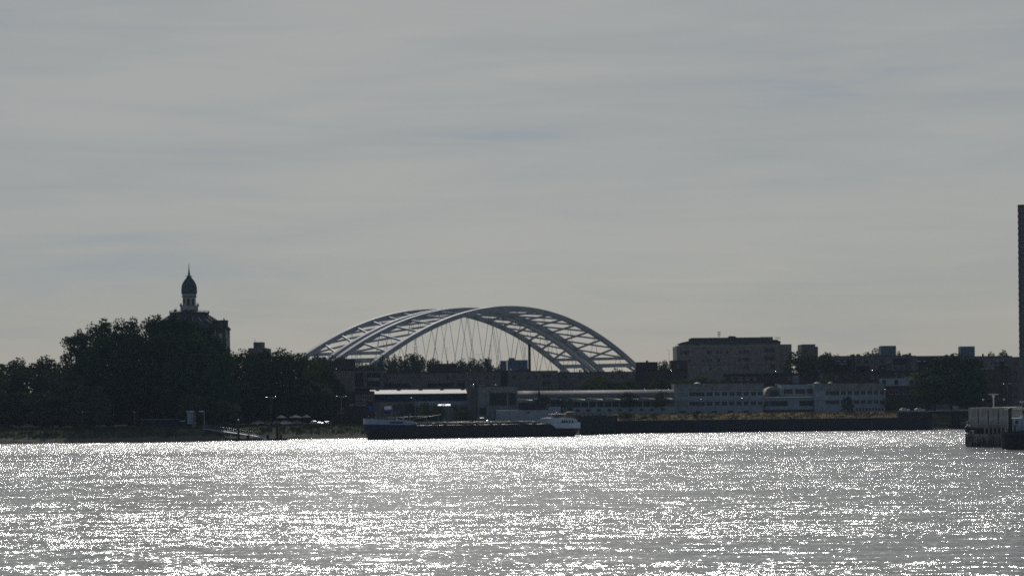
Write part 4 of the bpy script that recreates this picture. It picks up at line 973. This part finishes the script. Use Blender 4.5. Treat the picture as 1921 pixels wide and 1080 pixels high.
for j in range(5): q.tube([(x_ - 1.6 + j * .8, CY - 3.6, 5.9), (x_ - 1.6 + j * .8, CY + 3.2, 5.9)], .13, M['pipe'], 6); q.lathe([(.22, 5.75), (.22, 6.05)], x_ - 1.6 + j * .8, CY - 3.7, M['metal_dark'], 8)
q.build('loading_manifold', tk)
q = MB(); q.box(tx(958), tx(978), CY - 2.2, CY + 1.6, 4.76, 5.9, M['deck']); q.build('deck_locker', tk)
q = MB(); q.box(tx(964), tx(985), CY - 3.9, CY - 2.6, 5.55, 5.85, M['hull_white']); q.tube([(tx(966), CY - 3.2, 4.75), (tx(966), CY - 3.2, 5.6)], .08, M['metal_grey'], 4); q.tube([(tx(983), CY - 3.2, 4.75), (tx(983), CY - 3.2, 5.6)], .08, M['metal_grey'], 4); q.build('dinghy_rack', tk)
# hose booms
for (pa, za, pb, zb) in ((722, 7.6, 800, 8.1), (770, 7.0, 822, 8.5)):
    q = MB(); q.tube([(tx(pa), CY - .8, za), (tx(pb), CY - .4, zb)], .09, M['pipe'], 5); q.tube([(tx(pb) - 1, CY - .4, zb - .1), (tx(pb) - 1, CY - .4, 4.75)], .12, M['metal_grey'], 5); q.build('hose_boom', tk)
q = MB(); q.tube([(tx(766), CY, 5.0), (tx(766), CY, 9.2)], .14, M['frame_white'], 6, r2=.09); q.build('signal_mast', tk)
# bow gear
for p in (690, 696, 704, 711, 722, 733, 742, 752): 
    q = MB(); y_ = CY + rb.uniform(-2.5, 2.5); h = rb.uniform(.4, 1.3); q.lathe([(.3, 5.3), (.26, 6.0 + h), (.4, 6.1 + h), (.4, 6.3 + h)], tx(p), y_, M['metal_dark'] if p % 2 else M['hull_white'], 8); q.build('winch_bollard', tk)
q = MB()
for z in (7.6, 8.1): q.tube([(tx(684), CY - 1.2, z), (tx(700), CY - 4.3, z - .1), (tx(760), CY - 4.7, z - .5)], .035, M['metal_grey'], 4)
for k in range(12): xx = tx(686 + k * 6); q.tube([(xx, CY - 4.4 + max(0, 3.2 - k), 6.9), (xx, CY - 4.4 + max(0, 3.2 - k), 8.0)], .035, M['metal_grey'], 4)
q.build('bow_railing', tk)
def flag(px, ztop, w, h, mt, m2, seed):
    q = MB(); q.tube([(tx(px), CY, 5.3), (tx(px), CY, ztop)], .06, M['metal_grey'], 5); pole = q.build('flagpole', tk)
    q = MB(); r = random.Random(seed); nx, nz_ = 8, 5
    vs = [(tx(px) - w + w * i / nx, CY + .25 * sin(i * 1.2 + seed) * (1 - i / nx * .3), ztop - h + h * j / nz_ - .25 * (1 - i / nx)) for j in range(nz_ + 1) for i in range(nx + 1)]
    f1 = []; f2 = []
    for j in range(nz_):
        for i in range(nx): (f2 if j < 2 and m2 else f1).append((j * (nx + 1) + i, j * (nx + 1) + i + 1, (j + 1) * (nx + 1) + i + 1, (j + 1) * (nx + 1) + i))
    q.add(vs, f1, mt, True)
    if f2: q.add(vs, f2, m2, True)
    q.build('flag', pole)
flag(703, 12.0, 2.6, 1.9, M['flag_blue'], None, 1); flag(731.5, 11.9, 2.6, 2.0, M['flag_white'], M['flag_blue'], 2)
# bow and stern foam
def foam(px, py, D, w, d, label):
    p = XZ(px, py, D); r = random.Random(int(px)); q = MB()
    n = 14; vs = [(0, 0, .05)] + [(cos(6.28 * k / n) * w * r.uniform(.6, 1.1), sin(6.28 * k / n) * d * r.uniform(.6, 1.1), .012) for k in range(n)]
    q.add(vs, [(0, k + 1, (k + 1) % n + 1) for k in range(n)], M['foam'], True); o = q.build('foam', None, (p[0], D, 0.0)); tag(o, label, 'foam', kind='stuff')
foam(683, 823, 757, 1.1, 1.6, 'white bow wave of the tanker'); foam(1078, 817, 787, 2.2, 3, 'white wash behind the tanker stern')

# --- container barge and tug at the right edge
A2 = P(1812, 838, 548); rz = radians(-19)
cb = empty('container_barge', (A2.x, A2.y, 0), rz); tag(cb, 'brown barge stacked with grey containers, seen end on at the right', 'barge')
q = MB(); q.prism_y([(.9, -1), (70, -1), (70, 3.3), (0, 3.3), (-.1, 2.3)], 0, 10.2, M['hull_brown']); hull = q.build('hull', cb)
q = MB(); q.box(-.06, 10.26, -.35, -.02, 2.55, 3.15, M['hull_brown']); q.box(-.1, .15, -.3, 0, .3, 3.4, M['metal_dark']); q.build('rubbing_strake', hull)
for k in range(7): q = MB(); x_ = 1.2 + k * 1.35; q.box(x_, x_ + .35, -.2, .02 + .45, -.5, 2.5, M['hull_brown']); q.build('rib', hull)
q = MB()
for (z, y_) in ((5.75, .3), (5.35, .3), (4.9, .7)): q.tube([(.2, y_, z), (10.2, y_, z - .1)], .13, M['pipe'], 5)
q.box(.4, 10.0, .6, 1.0, 4.5, 4.8, M['metal_dark']); q.build('railing', cb)
for k in range(10): q = MB(); x_ = .5 + k * 1.03; q.box(x_, x_ + .3, .3, .6, 3.3, 4.75, M['pipe'] if k > 3 else M['metal_dark']); q.build('stanchion', cb)
q = MB(); q.lathe([(.35, 3.3), (.3, 4.0), (.5, 4.1), (.5, 4.25)], .7, .6, M['white'], 10); q.lathe([(.35, 3.3), (.3, 4.0), (.5, 4.1), (.5, 4.25)], 1.7, .6, M['white'], 10); q.build('mooring_bollard', cb)
q = MB(); q.lathe([(.1, 5.3), (.1, 6.1), (.4, 6.15), (.4, 6.35), (.1, 6.5)], .55, .5, M['metal_dark'], 8); q.lathe([(.45, 3.6), (.6, 3.9), (.6, 4.9), (.35, 5.3)], .35, .3, M['metal_dark'], 8); q.build('capstan', cb)
q = MB(); q.box(.3, 9.9, 1.2, 68, 3.3, 4.5, M['deck']); q.build('hatch_coaming', cb)
# radar mast of the wheelhouse at its far end
pm = cb.matrix_basis.inverted() @ P(1864, 762, 606); pt = cb.matrix_basis.inverted() @ P(1864, 738.5, 606)
q = MB(); q.box(pm.x - 2.6, pm.x + 2.6, pm.y, pm.y + 5, 4.5, 8.9, M['hull_white']); wh2 = q.build('wheelhouse', cb)
q = MB(); q.tube([(pm.x, pm.y, 8.9), (pm.x, pm.y, pt.z - .6)], .2, M['white'], 6, r2=.14); q.lathe([(.3, pt.z - 1.1), (.34, pt.z - .5), (.2, pt.z - .3)], pm.x, pm.y, M['white'], 8); ms = q.build('radar_mast', cb)
q = MB(); q.box(pm.x - 1.35, pm.x + 1.35, pm.y - .15, pm.y + .15, pt.z - .22, pt.z + .02, M['white']); q.build('radar_scanner', ms)
q = MB(); q.tube([(pm.x - 2.9, pm.y, pt.z - 1.35), (pm.x + 2.9, pm.y, pt.z - 1.35)], .05, M['metal_grey'], 4)
q.build('yard', ms)
for sg in (-1, 1): q = MB(); q.lathe([(.05, -.3), (.24, -.22), (.24, .18), (.1, .25)], 0, 0, M['white'], 8); q.build('navigation_lamp', ms, (pm.x + sg * 2.9, pm.y, pt.z - 1.6))
# containers: four abreast, several rows back
def container():
    root = empty('cargo_container', (0, 0, 0)); w, h, l = 2.26, 5.45, 6.05
    q = MB(); n = 12
    q.box(.1, w - .1, .1, l - .1, .12, h - .1, M['container'])
    for k in range(n): 
        z = .5 + k * (h - 1) / n; 
    for k in range(15): y_ = .4 + k * .37; q.box(.02, .1, y_, y_ + .16, .2, h - .25, M['container']); q.box(w - .1, w - .02, y_, y_ + .16, .2, h - .25, M['container'])
    q.build('body', root)
    q = MB()
    for x in (0, w - .12):
        for y in (0, l - .12): q.box(x, x + .12, y, y + .12, 0, h, M['container'])
    for z in (0, h - .14): 
        q.box(.12, w - .12, 0, .12, z, z + .14, M['container']); q.box(.12, w - .12, l - .12, l, z, z + .14, M['container'])
    q.build('frame', root)
    q = MB(); q.box(.05, w - .05, .05, l - .05, h - .1 + .003, h + .02, M['container_top']); q.build('roof', root)
    for x0, x1 in ((.16, w / 2 - .02), (w / 2 + .02, w - .16)):
        q = MB(); q.box(x0, x1, .03, .1, .2, h - .2, M['container']); dr = q.build('door', root)
        q = MB(); 
        for xx in (x0 + .25, x1 - .25): q.tube([(xx, .0, .25), (xx, .0, h - .25)], .03, M['metal_grey'], 4)
        q.build('lock_rod', dr)
    q = MB(); q.box(w * .28, w * .72, .012, .03, h * .38, h * .66, M['metal_grey']); q.build('marking_plate', root)
    return root
c0 = container(); first = True
names = {0: 'leftmost', 1: 'second from the left', 2: 'third from the left', 3: 'rightmost'}
for row in range(6):
    for k in range(4):
        if row >= 1 and k < 2: continue
        c = c0 if first else copy_tree(c0); first = False
        loc = Vector((.6 + k * 2.52 + (0.04 if k == 3 else 0), 1.35 + row * 6.5 + (.12 * k if row == 0 else 0), 4.5 + .05 * (k % 2)))
        c.matrix_basis = Matrix.Translation(cb.matrix_basis @ loc) @ Matrix.Rotation(rz, 4, 'Z')
        if row == 0: tag(c, f'grey container in the front row on the brown barge, {names[k]} of four', 'container', 'grey containers on the barge')
        else: tag(c, 'grey container with sand coloured roof standing behind the front row on the barge', 'container', 'grey containers behind the front row')
# tug
A3 = P(1881, 842, 512)
tg = empty('tugboat', (A3.x, A3.y, 0), radians(-4)); tag(tg, 'black tug with blue-grey cabin half out of frame beside the container barge', 'tugboat')
q = MB(); loft(q, [(.0, .5, .5, .2, 4.0), (.6, 1.1, 1.7, 1.1, 3.8), (2.2, 2.6, 2.7, 2.2, 3.8), (6, 6, 3.2, 3.0, 4.0), (18, 18, 3.2, 3, 3.9), (22, 21, 2.4, 1.6, 3.9)], -1, M['hull_black'], 3.2); q.build('hull', tg)
q = MB(); bulwark(q, [(.0, .52, 3.7, 4.3), (.6, 1.72, 3.5, 4.25), (2.2, 2.72, 3.5, 4.35), (6, 3.22, 3.7, 4.6), (18, 3.22, 3.6, 4.5)], M['metal_dark'], cy=3.2); q.build('bulwark', tg)
q = MB()
for k in range(3): q.tube([(1.2 + k * 2.2, .55 - k * .25, 3.0), (2.6 + k * 2.2, .35 - k * .25, 3.05)], .28, M['tyre'], 8)
q.build('fender', tg)
q = MB(); q.box(2.6, 5.4, 1.3, 5.2, 3.9, 7.4, M['cabin_blue']); cbn = q.build('cabin', tg)
q = MB(); q.box(4.9, 12, 1.0, 5.4, 3.9, 8.0, M['cabin_blue']); q.build('deckhouse', tg)
q = MB(); q.box(2.4, 5.0, 1.1, 5.3, 7.4, 7.55, M['white']); q.build('roof', cbn)
inst('window', win_mesh(1.0, 1.1, 'light'), cbn, (3.6, 1.297, 6.0)); q = MB(); q.box(2.9, 3.3, 1.24, 1.297, 4.0, 5.8, M['metal_dark']); q.build('door', cbn)
inst('window', win_mesh(1.4, 1.4, 'dark'), tg, (6.4, .997, 5.5))
q = MB(); q.lathe([(.45, 3.9), (.42, 9.4), (.55, 9.5), (.55, 9.9), (.2, 10)], 2.2, 2.4, M['metal_dark'], 10); q.build('funnel', tg)
q = MB(); q.tube([(.6, 2.6, 8.4), (6.5, 2.6, 8.5)], .1, M['metal_grey'], 4); q.tube([(1.0, 2.2, 9.7), (7, 2.6, 9.9)], .13, M['white'], 4); q.build('boom', tg)
q = MB(); q.tube([(5.1, 3, 8.0), (5.1, 3, 12.3)], .1, M['metal_grey'], 5); tm = q.build('mast', tg)
for dx in (-.3, .35): q = MB(); q.lathe([(.1, -.15), (.22, 0), (.1, .15)], 0, 0, M['white'], 8); q.build('searchlight', tm, (5.1 + dx, 2.8, 11.4))
q = MB()
for k in range(5): q.box(4.2 + k * .25, 4.3 + k * .25, 1.0, 1.2, 7.55, 8.2 + .2 * (k % 2), M['white'] if k % 2 else M['metal_grey'])
q.build('deck_fitting', tg)
# buoy and gull
p = P(1152.5, 813.5, 838); p.z = 0
by = empty('buoy', p); tag(by, 'small black buoy on the water before the quay, under the gull', 'buoy')
q = MB(); q.lathe([(.2, -.4), (1.2, -.15), (1.25, .25), (.7, .5), (.35, .9), (.3, 1.25), (.05, 1.3)], 0, 0, M['hull_black'], 14); q.build('float', by)
gl = P(1153.5, 805.8, 836); g = empty('gull', gl); tag(g, 'white gull with raised wings above the small black buoy', 'gull')
q = MB(); q.add([(-.28, 0, 0), (-.1, .07, .06), (-.1, -.07, .06), (-.1, 0, -.06), (.15, .06, .04), (.15, -.06, .04), (.15, 0, -.07), (.4, 0, 0)], [(0, 2, 1), (0, 3, 2), (0, 1, 3), (1, 2, 5, 4), (2, 3, 6, 5), (3, 1, 4, 6), (4, 5, 7), (5, 6, 7), (6, 4, 7)], M['wing'], True); q.build('body', g)
for sg in (-1, 1):
    q = MB(); a = [(sg * .03, -.12, .04), (sg * .03, .12, .04), (sg * .4, .1, .3), (sg * .4, -.14, .3), (sg * .8, .12, .22), (sg * .82, .02, .22)]
    q.add(a, [(0, 1, 2, 3), (3, 2, 4, 5)], M['wing']); q.add([(x, y, z - .03) for x, y, z in a], [(3, 2, 1, 0), (5, 4, 2, 3)], M['wing']); q.build('wing', g)
# ------------------------------------------------------------------ cars, lamps, landing
def car(paint, label, px, yt, D, zg, rz, van=False):
    root = empty('parked_car' if not van else 'parked_van', (0, 0, 0)); L_, H_ = 4.3, 1.5
    low = [(-2.15, .35), (2.15, .35), (2.15, .72), (1.95, .86), (1.1, .98), (-1.85, 1.0), (-2.12, .85)]
    top = [(1.05, .98), (.35, 1.42), (-1.0, 1.48), (-1.7, 1.1), (-1.8, 1.0)]
    if van: top = [(1.6, .98), (1.1, 1.9), (-2.0, 1.95), (-2.08, 1.0)]
    q = MB(); q.prism(low, -.85, .85, paint); q.prism([(x, z) for x, z in top], -.72, .72, paint); q.prism_y([(-.70, 1.36 + .45 * van), (-.28, 1.49 + .47 * van), (.28, 1.49 + .47 * van), (.70, 1.36 + .45 * van)][::-1], -1.05, .42, paint); q.prism_y([(-.84, .93), (-.4, 1.04), (.4, 1.04), (.84, .93)][::-1], 1.0, 2.0, paint)
    q.build('body', root)
    q = MB(); g_ = [(.95, 1.02), (.38, 1.35), (-.98, 1.4), (-1.5, 1.08)] if not van else [(1.5, 1.1), (1.1, 1.7), (.2, 1.7), (.2, 1.1)]
    q.prism(g_, -.735, -.725, M['glass']); q.prism(g_, .725, .735, M['glass']); q.build('side_window', root)
    for x in (-1.35, 1.35):
        for y in (-.84, .68):
            q = MB(); Mx = Matrix.Translation((x, y, .32)) @ Matrix.Rotation(radians(-90), 4, 'X')
            vs = [Mx @ Vector((.32 * cos(6.283 * k / 12), .32 * sin(6.283 * k / 12), z)) for z in (0, .18) for k in range(12)]
            q.add(vs, [tuple(range(11, -1, -1)), tuple(range(12, 24))] + [(k, (k + 1) % 12, (k + 1) % 12 + 12, k + 12) for k in range(12)], M['tyre']); q.build('wheel', root)
    for y in (-.62, .62): q = MB(); q.box(2.13, 2.17, y - .16, y + .16, .6, .76, M['frame_white']); q.build('headlight', root)
    x = XZ(px, yt, D)[0]; root.location = (x, D, zg); root.rotation_euler = (0, 0, rz); tag(root, label, 'car' if not van else 'van', 'cars parked along the bank road'); return root
def paint(name, c): 
    m = mat(name, c, .3, metal=.0, var=.02, spec=.5, coat=.8); return m
PS, PD, PW, PR = paint('silver_paint', (.4, .41, .43)), paint('dark_paint', (.03, .035, .05)), paint('white_car_paint', (.7, .7, .7)), paint('grey_paint', (.14, .15, .17))
for px, yt, D, pt_, lb in [(30, 794, 790, PS, 'silver car parked under the trees at the far left edge'), (54, 800, 775, PD, 'dark car nearest the water at the far left'),
                           (484, 792, 815, PS, 'silver car left of the lamp post by the parasols'), (503, 791.5, 816, PD, 'dark car right beside the double arm lamp post'),
                           (522, 794, 816, PR, 'grey car between the lamp post and the first parasol'), (537, 793.5, 812, PW, 'white car below the first cream parasol'), (558, 794, 812, PR, 'grey car below the middle cream parasol'),
                           (591, 791, 808, PS, 'silver car shining in the sun right of the parasols'), (612, 792.5, 806, PD, 'dark car in front of the brick house')]:
    car(pt_, lb, px, yt, D, gz(px, D - shore(px)) + .35, radians(random.choice((4, 184, -3))))
for px, D, pt_, lb in [(1697, 899, PW, 'white car on the quay road, left of the two at right'), (1725, 897, PS, 'silver car on the quay road near the big round tree')]:
    car(pt_, lb, px, 768, D, 7.35, 0)
car(PD, 'dark van parked below the concrete block behind the tanker', 905, 775, 835, 4.9, 0, True)

def lamp(px, yt, D, zg, label, arms=2, group='street lamps'):
    hm = M['polished'] if D < 1100 else M['metal_grey']
    x, zt = XZ(px, yt, D); H = zt - zg; root = empty('street_lamp', (x, D, zg)); tag(root, label, 'street lamp', group)
    q = MB(); q.tube([(0, 0, 0), (0, 0, H - .35)], .11, M['metal_grey'], 6, r2=.06); q.build('pole', root)
    if arms == 0:
        q = MB(); q.lathe([(.1, H - .35), (.42, H - .1), (.45, H + .02), (.36, H + .14), (.2, H + .22), (.02, H + .25)], 0, 0, M['polished'], 10); q.build('lamp_head', root); return root
    for sg in ((-1, 1) if arms == 2 else (-1,)):
        q = MB(); q.tube([(0, 0, H - .4), (sg * .6, 0, H - .1), (sg * 1.3, 0, H)], .05, M['metal_grey'], 5); am = q.build('arm', root)
        q = MB(); q.lathe([(.02, -.12), (.3, -.08), (.42, 0), (.36, .12), (.2, .19), (.02, .21)], 0, 0, hm, 12); hh = q.build('lamp_head', am, (sg * 1.65, 0, H + .02)); hh.scale = (1.3, .6, .8)
    return root
for px, yt, D, a, lb in [(361, 745, 795, 2, 'double arm street lamp over the landing portal'), (508, 745, 812, 2, 'double arm street lamp left of the cream parasols'), (640, 743.5, 812, 2, 'double arm street lamp before the dark brick house'),
                         (523, 749, 840, 1, 'single arm street lamp just behind the first parasol'), (213, 760, 790, 1, 'brightest street lamp head at the right end of the left edge trees'), (60, 773, 780, 0, 'small round head lamp at the far left'), (155, 773, 780, 0, 'small round head lamp under the left trees'),
                         (252, 773, 782, 0, 'small round head lamp beside the thick trunk'), (566, 741, 846, 2, 'double arm street lamp faint in the trees above the parasols'), (608, 747, 836, 1, 'single arm lamp at the left corner of the brick house'),
                         (779, 746, 838, 1, 'tall lamp before the navy fascia of the bright roofed shed'), (230, 742, 830, 0, 'high small lamp in the dark tall trees')]:
    lamp(px, yt, D, 4.7, lb, a)
for px, yt, D, a, lb in [(1661, 731, 925, 0, 'white headed lamp at the right corner of the pale office'), (1890, 719.5, 985, 2, 'double arm lamp before the flats left of the tall tower'), (1771, 741, 912, 0, 'white headed lamp in the big round tree'), (1392, 747, 915, 0, 'small lamp before the windows of the left office'), (1315, 749, 912, 0, 'small lamp near the left end of the left office')]:
    lamp(px, yt, D, 7.3, lb, a)
for px, yt, D, lb in [(777, 650, 1190, 'tall thin mast lamp in front of the left half of the bridge'), (838, 651, 1190, 'tall thin mast lamp in front of the bridge crown hangers, left one'), (899, 664, 1190, 'lower thin mast lamp between bridge hangers'), (922, 647, 1190, 'tall thin mast lamp beside the blue-grey building'), (1255, 656, 1180, 'tall thin mast lamp between the bridge foot and the clinic')]:
    lamp(px, yt, D, 7, lb, 2, 'distant mast lamps')
# dark pole beside the blue building
x, z = XZ(993, 648, 1195); q = empty('chimney_pole', (x, 1195, 7)); tag(q, 'thick black pole standing under the right side of the nearer arch', 'pole')
m_ = MB(); m_.lathe([(.8, 0), (.75, z - 7)], 0, 0, M['wood_dark'], 10); m_.build('shaft', q); m_ = MB(); m_.lathe([(.95, z - 7), (.95, z - 6.3)], 0, 0, M['wood_dark'], 10); m_.build('cap', q)
# parasols
for px, yt, D, w, lb in [(528, 778, 822, 1.85, 'cream parasol, left of the three'), (555, 777.5, 820, 2.3, 'large cream parasol, middle of the three'), (575, 777, 826, 1.6, 'cream parasol, right of the three nearest the brick house')]:
    x, z = XZ(px, yt, D); rt = empty('parasol', (x, D, 4.8)); tag(rt, lb, 'parasol', 'cream parasols on the bank'); H = z - 4.8
    q = MB(); q.tube([(0, 0, 0), (0, 0, H)], .06, M['metal_dark'], 6); q.build('pole', rt)
    q = MB(); vs = [(0, 0, H)] + [(cos(pi / 4 + k * pi / 2) * w * 1.41, sin(pi / 4 + k * pi / 2) * w * 1.3, H - .95) for k in range(4)] + [(cos(pi / 4 + k * pi / 2) * w * 1.41, sin(pi / 4 + k * pi / 2) * w * 1.3, H - 1.15) for k in range(4)]
    q.add(vs, [(0, 1, 2), (0, 2, 3), (0, 3, 4), (0, 4, 1), (1, 5, 6, 2), (2, 6, 7, 3), (3, 7, 8, 4), (4, 8, 5, 1)], M['parasol']); q.build('canopy', rt)
x, z = XZ(833, 758.5, 846); rt = empty('awning', (x, 846, 4.8)); tag(rt, 'bright white ragged awning above the bushes behind the tanker', 'awning'); H = z - 4.8
q = MB(); q.prism_y([(-1.4, H - .55), (1.4, H - .1), (1.4, H + .1), (-1.4, H - .35)], -2.4, 2.5, M['white']); q.box(-1.0, .6, .3, .8, H + .05, H + .5, M['white']); q.build('canopy', rt)
for sx in (-2.2, 2.2): q = MB(); q.tube([(sx, 0, 0), (sx, 0, H - .35)], .07, M['metal_dark'], 5); q.build('post', rt)
# landing portal, gangway, pontoon, mooring piles
def lp(px, py, D): return P(px, py, D)
D0 = 772
b = Bld('landing_portal', 'blue framed ferry landing portal with two pale roof boxes', 'ferry landing', D0, 366, 4.3)
for pa, pb in ((349, 362.5), (373.5, 381.5)):
    b.block(pa, pb, 770, M['hull_white'], 'roof_box', yb=772.3, f=-.6, d=1.6, px=366)
b.block(351, 362, 772.6, M['cabin_blue'], 'sign_panel', yb=795, d=.5); b.block(374, 381, 772.8, M['navy'], 'sign_panel', yb=778, d=.4)
for p in (361.5, 365, 382.5): b.block(p, p + 1.1, 772.4 if p < 382 else 773, M['metal_grey'], 'post', f=-.2, d=.25)
b = Bld('boundary_fence', 'low dark blue site fence behind the tall clump trunks', 'fence', 796, 300, 4.6)
b.block(265, 346, 786.5, M['navy'], 'panel', d=.15); b.block(264, 347, 785.6, M['metal_grey'], 'top_rail', yb=786.4, f=-.05, d=.25)
b = Bld('white_hut', 'small hut with bright white roof left of the landing portal', 'hut', 780, 342, 4.4)
b.block(338, 346, 790, M['navy'], 'wall', f=0, d=2); b.block(337.5, 346.5, 788.7, M['white'], 'roof', yb=789.9, f=-.2, d=2.4)
b = Bld('boundary_fence', 'blue-green netting fence right of the landing portal', 'fence', 800, 410, 4.6)
b.block(393, 430, 785.3, M['green_wrap'], 'panel', d=.15); b.block(393, 431, 784.4, M['metal_grey'], 'top_rail', yb=785.2, f=-.05, d=.25)
a0 = lp(381, 803.5, 766); a1 = lp(484, 818.5, 758)
gw = empty('gangway', a0); tag(gw, 'long sloping grey gangway with railings down to the pontoon', 'gangway'); d_ = a1 - a0
q = MB(); beam(q, Vector((0, 0, 0)), d_, 1.8, .25, M['white_clad']); q.build('walkway', gw)
for sg in (-1, 1):
    q = MB(); o_ = Vector((0, sg * .9, 0)); up = Vector((0, 0, 1.5))
    q.tube([o_ + up, d_ + o_ + up], .06, M['metal_grey'], 4); q.tube([o_ + up * .5, d_ + o_ + up * .5], .04, M['metal_grey'], 4)
    for k in range(15): w_ = d_ * (k / 14) + o_; q.tube([w_, w_ + up], .04, M['metal_grey'], 4)
    q.build('railing', gw)
p0 = lp(432, 822, 756); p1 = lp(540, 822, 762)
pn = empty('pontoon', ((p0.x + p1.x) / 2, 759, 0), atan2(4, p1.x - p0.x)); tag(pn, 'low black pontoon at the foot of the gangway', 'pontoon'); hw_ = (p1.x - p0.x) / 2
q = MB(); q.box(-hw_, hw_, -1.6, 1.6, -.4, .8, M['wood_dark']); q.build('deck', pn)
for p in (-4.4, 2.6, 7.2): q = MB(); q.box(p, p + .9, -.8, .4, .8, 2.1, M['wood_dark']); q.build('locker', pn)
q = MB(); q.box(-1.9, .3, -1.5, -.2, .8, 1.3, M['frame_white']); q.build('bench', pn)
for px, yt, D, lb in [(447, 787, 756, 'tall black mooring pile in front of the gangway'), (520, 792, 761, 'black mooring pile at the right end of the pontoon')]:
    p = P(px, yt, D); rt = empty('mooring_pile', (p.x, D, 0)); tag(rt, lb, 'mooring pile', 'mooring piles at the pontoon')
    q = MB(); q.lathe([(.42, -1.5), (.4, p.z - .4)], 0, 0, M['wood_dark'], 10); q.build('shaft', rt); q = MB(); q.lathe([(.46, p.z - .4), (.46, p.z - .1), (.1, p.z + .1)], 0, 0, M['metal_grey'] if px < 500 else M['wood_dark'], 10); q.build('cap', rt)
p = P(497, 823, 756); rt = empty('sail_dinghy', (p.x, 756, 0)); tag(rt, 'tiny white triangular sail beside the black pontoon', 'dinghy')
q = MB(); loft(q, [(-1.2, -1.0, .05, .05, .35), (-.4, -.4, .5, .3, .3), (1.2, 1.1, .45, .3, .3)], -.1, M['hull_blue']); q.build('hull', rt)
q = MB(); q.tube([(-.35, 0, .2), (-.35, 0, 1.1)], .03, M['metal_grey'], 4); q.build('mast', rt)
q = MB(); q.add([(-.6, 0, .3), (.95, -.03, .35), (-.35, .02, 1.05), (-.6, .04, .3), (.95, .01, .35), (-.35, .05, 1.05)], [(0, 1, 2), (5, 4, 3), (0, 3, 4, 1), (1, 4, 5, 2), (2, 5, 3, 0)], M['hull_white']); q.build('sail', rt)
# small hut on the quay road at right, bollards on the quay, bank railing
b = Bld('pump_hut', 'small pale topped hut on the parapet left of the containers', 'hut', 888, 1794, 6.5)
b.block(1789, 1798, 763, M['concrete'], 'wall', f=-2, d=2); b.block(1788.3, 1798.6, 761.5, M['metal_grey'], 'roof', yb=762.9, f=-2.2, d=2.4)
b = Bld('mooring_dolphin', 'dark fender block projecting under the small hut at right', 'dolphin', 884, 1794, 0)
b.block(1786.5, 1801, 772, M['wood_dark'], 'timber_block', d=2); b.block(1786, 1801.5, 770.8, M['sheetpile'], 'cap', yb=771.9, f=-.2, d=2.4)
for i, px in enumerate((1281, 1370, 1483)):
    D = shore(px) + .9; x = (px - 960.5) / FPX * D; rt = empty('quay_bollard', (x, D, 5.35)); tag(rt, f'small black bollard on the quay edge, {ORD[i]} of three', 'bollard', 'bollards on the quay edge')
    q = MB(); q.lathe([(.3, -.3), (.25, .35), (.42, .45), (.42, .62), (.15, .7)], 0, 0, M['metal_dark'], 10); q.build('post', rt)
b = Bld('boundary_fence', 'thin site fence behind the taller sheet pile wall at the tanker stern', 'fence', 836, 1118, 5.5)
for k in range(9): b.block(1087 + k * 8, 1087.7 + k * 8, 773, M['metal_dark'], 'post', f=0, d=.12)
b.block(1087, 1152, 774, M['metal_dark'], 'top_rail', yb=774.5, f=-.03, d=.06); b.block(1087.5, 1150, 775.5, M['concrete'], 'panel', yb=781, f=.2, d=.1)
# houses closing the view at the far left behind the trees
b = Bld('distant_building', 'dark low building barely visible behind the left bank tree trunks', 'building', 905, 160, 5)
b.block(-60, 345, 745, M['brick_dark'], d=12); b.block(-61, 346, 744, M['asphalt_roof'], 'roof', yb=744.9, f=-.2, d=12.4)
for k in range(14): b.win(-20 + k * 26, -10 + k * 26, 775, 784, 'dark')
b = Bld('distant_building', 'dark low building behind the trees between the domed tower and the brick house', 'building', 905, 500, 5)
b.block(400, 600, 740, M['brick_dark'], d=12); b.block(399, 601, 739, M['asphalt_roof'], 'roof', yb=739.9, f=-.2, d=12.4)
for k in range(8): b.win(410 + k * 24, 420 + k * 24, 775, 784, 'dark')
# ------------------------------------------------------------------ haze (the air over the river and the town)
def haze():
    hb = MB(); m = bpy.data.materials.new('haze_air'); m.use_nodes = True; t = m.node_tree; t.nodes.clear()
    o = t.nodes.new('ShaderNodeOutputMaterial'); v = t.nodes.new('ShaderNodeVolumePrincipled')
    v.inputs['Color'].default_value = (.6, .78, 1, 1); v.inputs['Density'].default_value = HAZE; v.inputs['Anisotropy'].default_value = -.3
    t.links.new(v.outputs[0], o.inputs['Volume'])
    hb.box(-2200, 2200, -250, 2600, -3, 130, m)
    tag(hb.build('haze'), 'thin pale haze over the river and the town', 'haze', kind='stuff')
HAZE = .00007
haze()
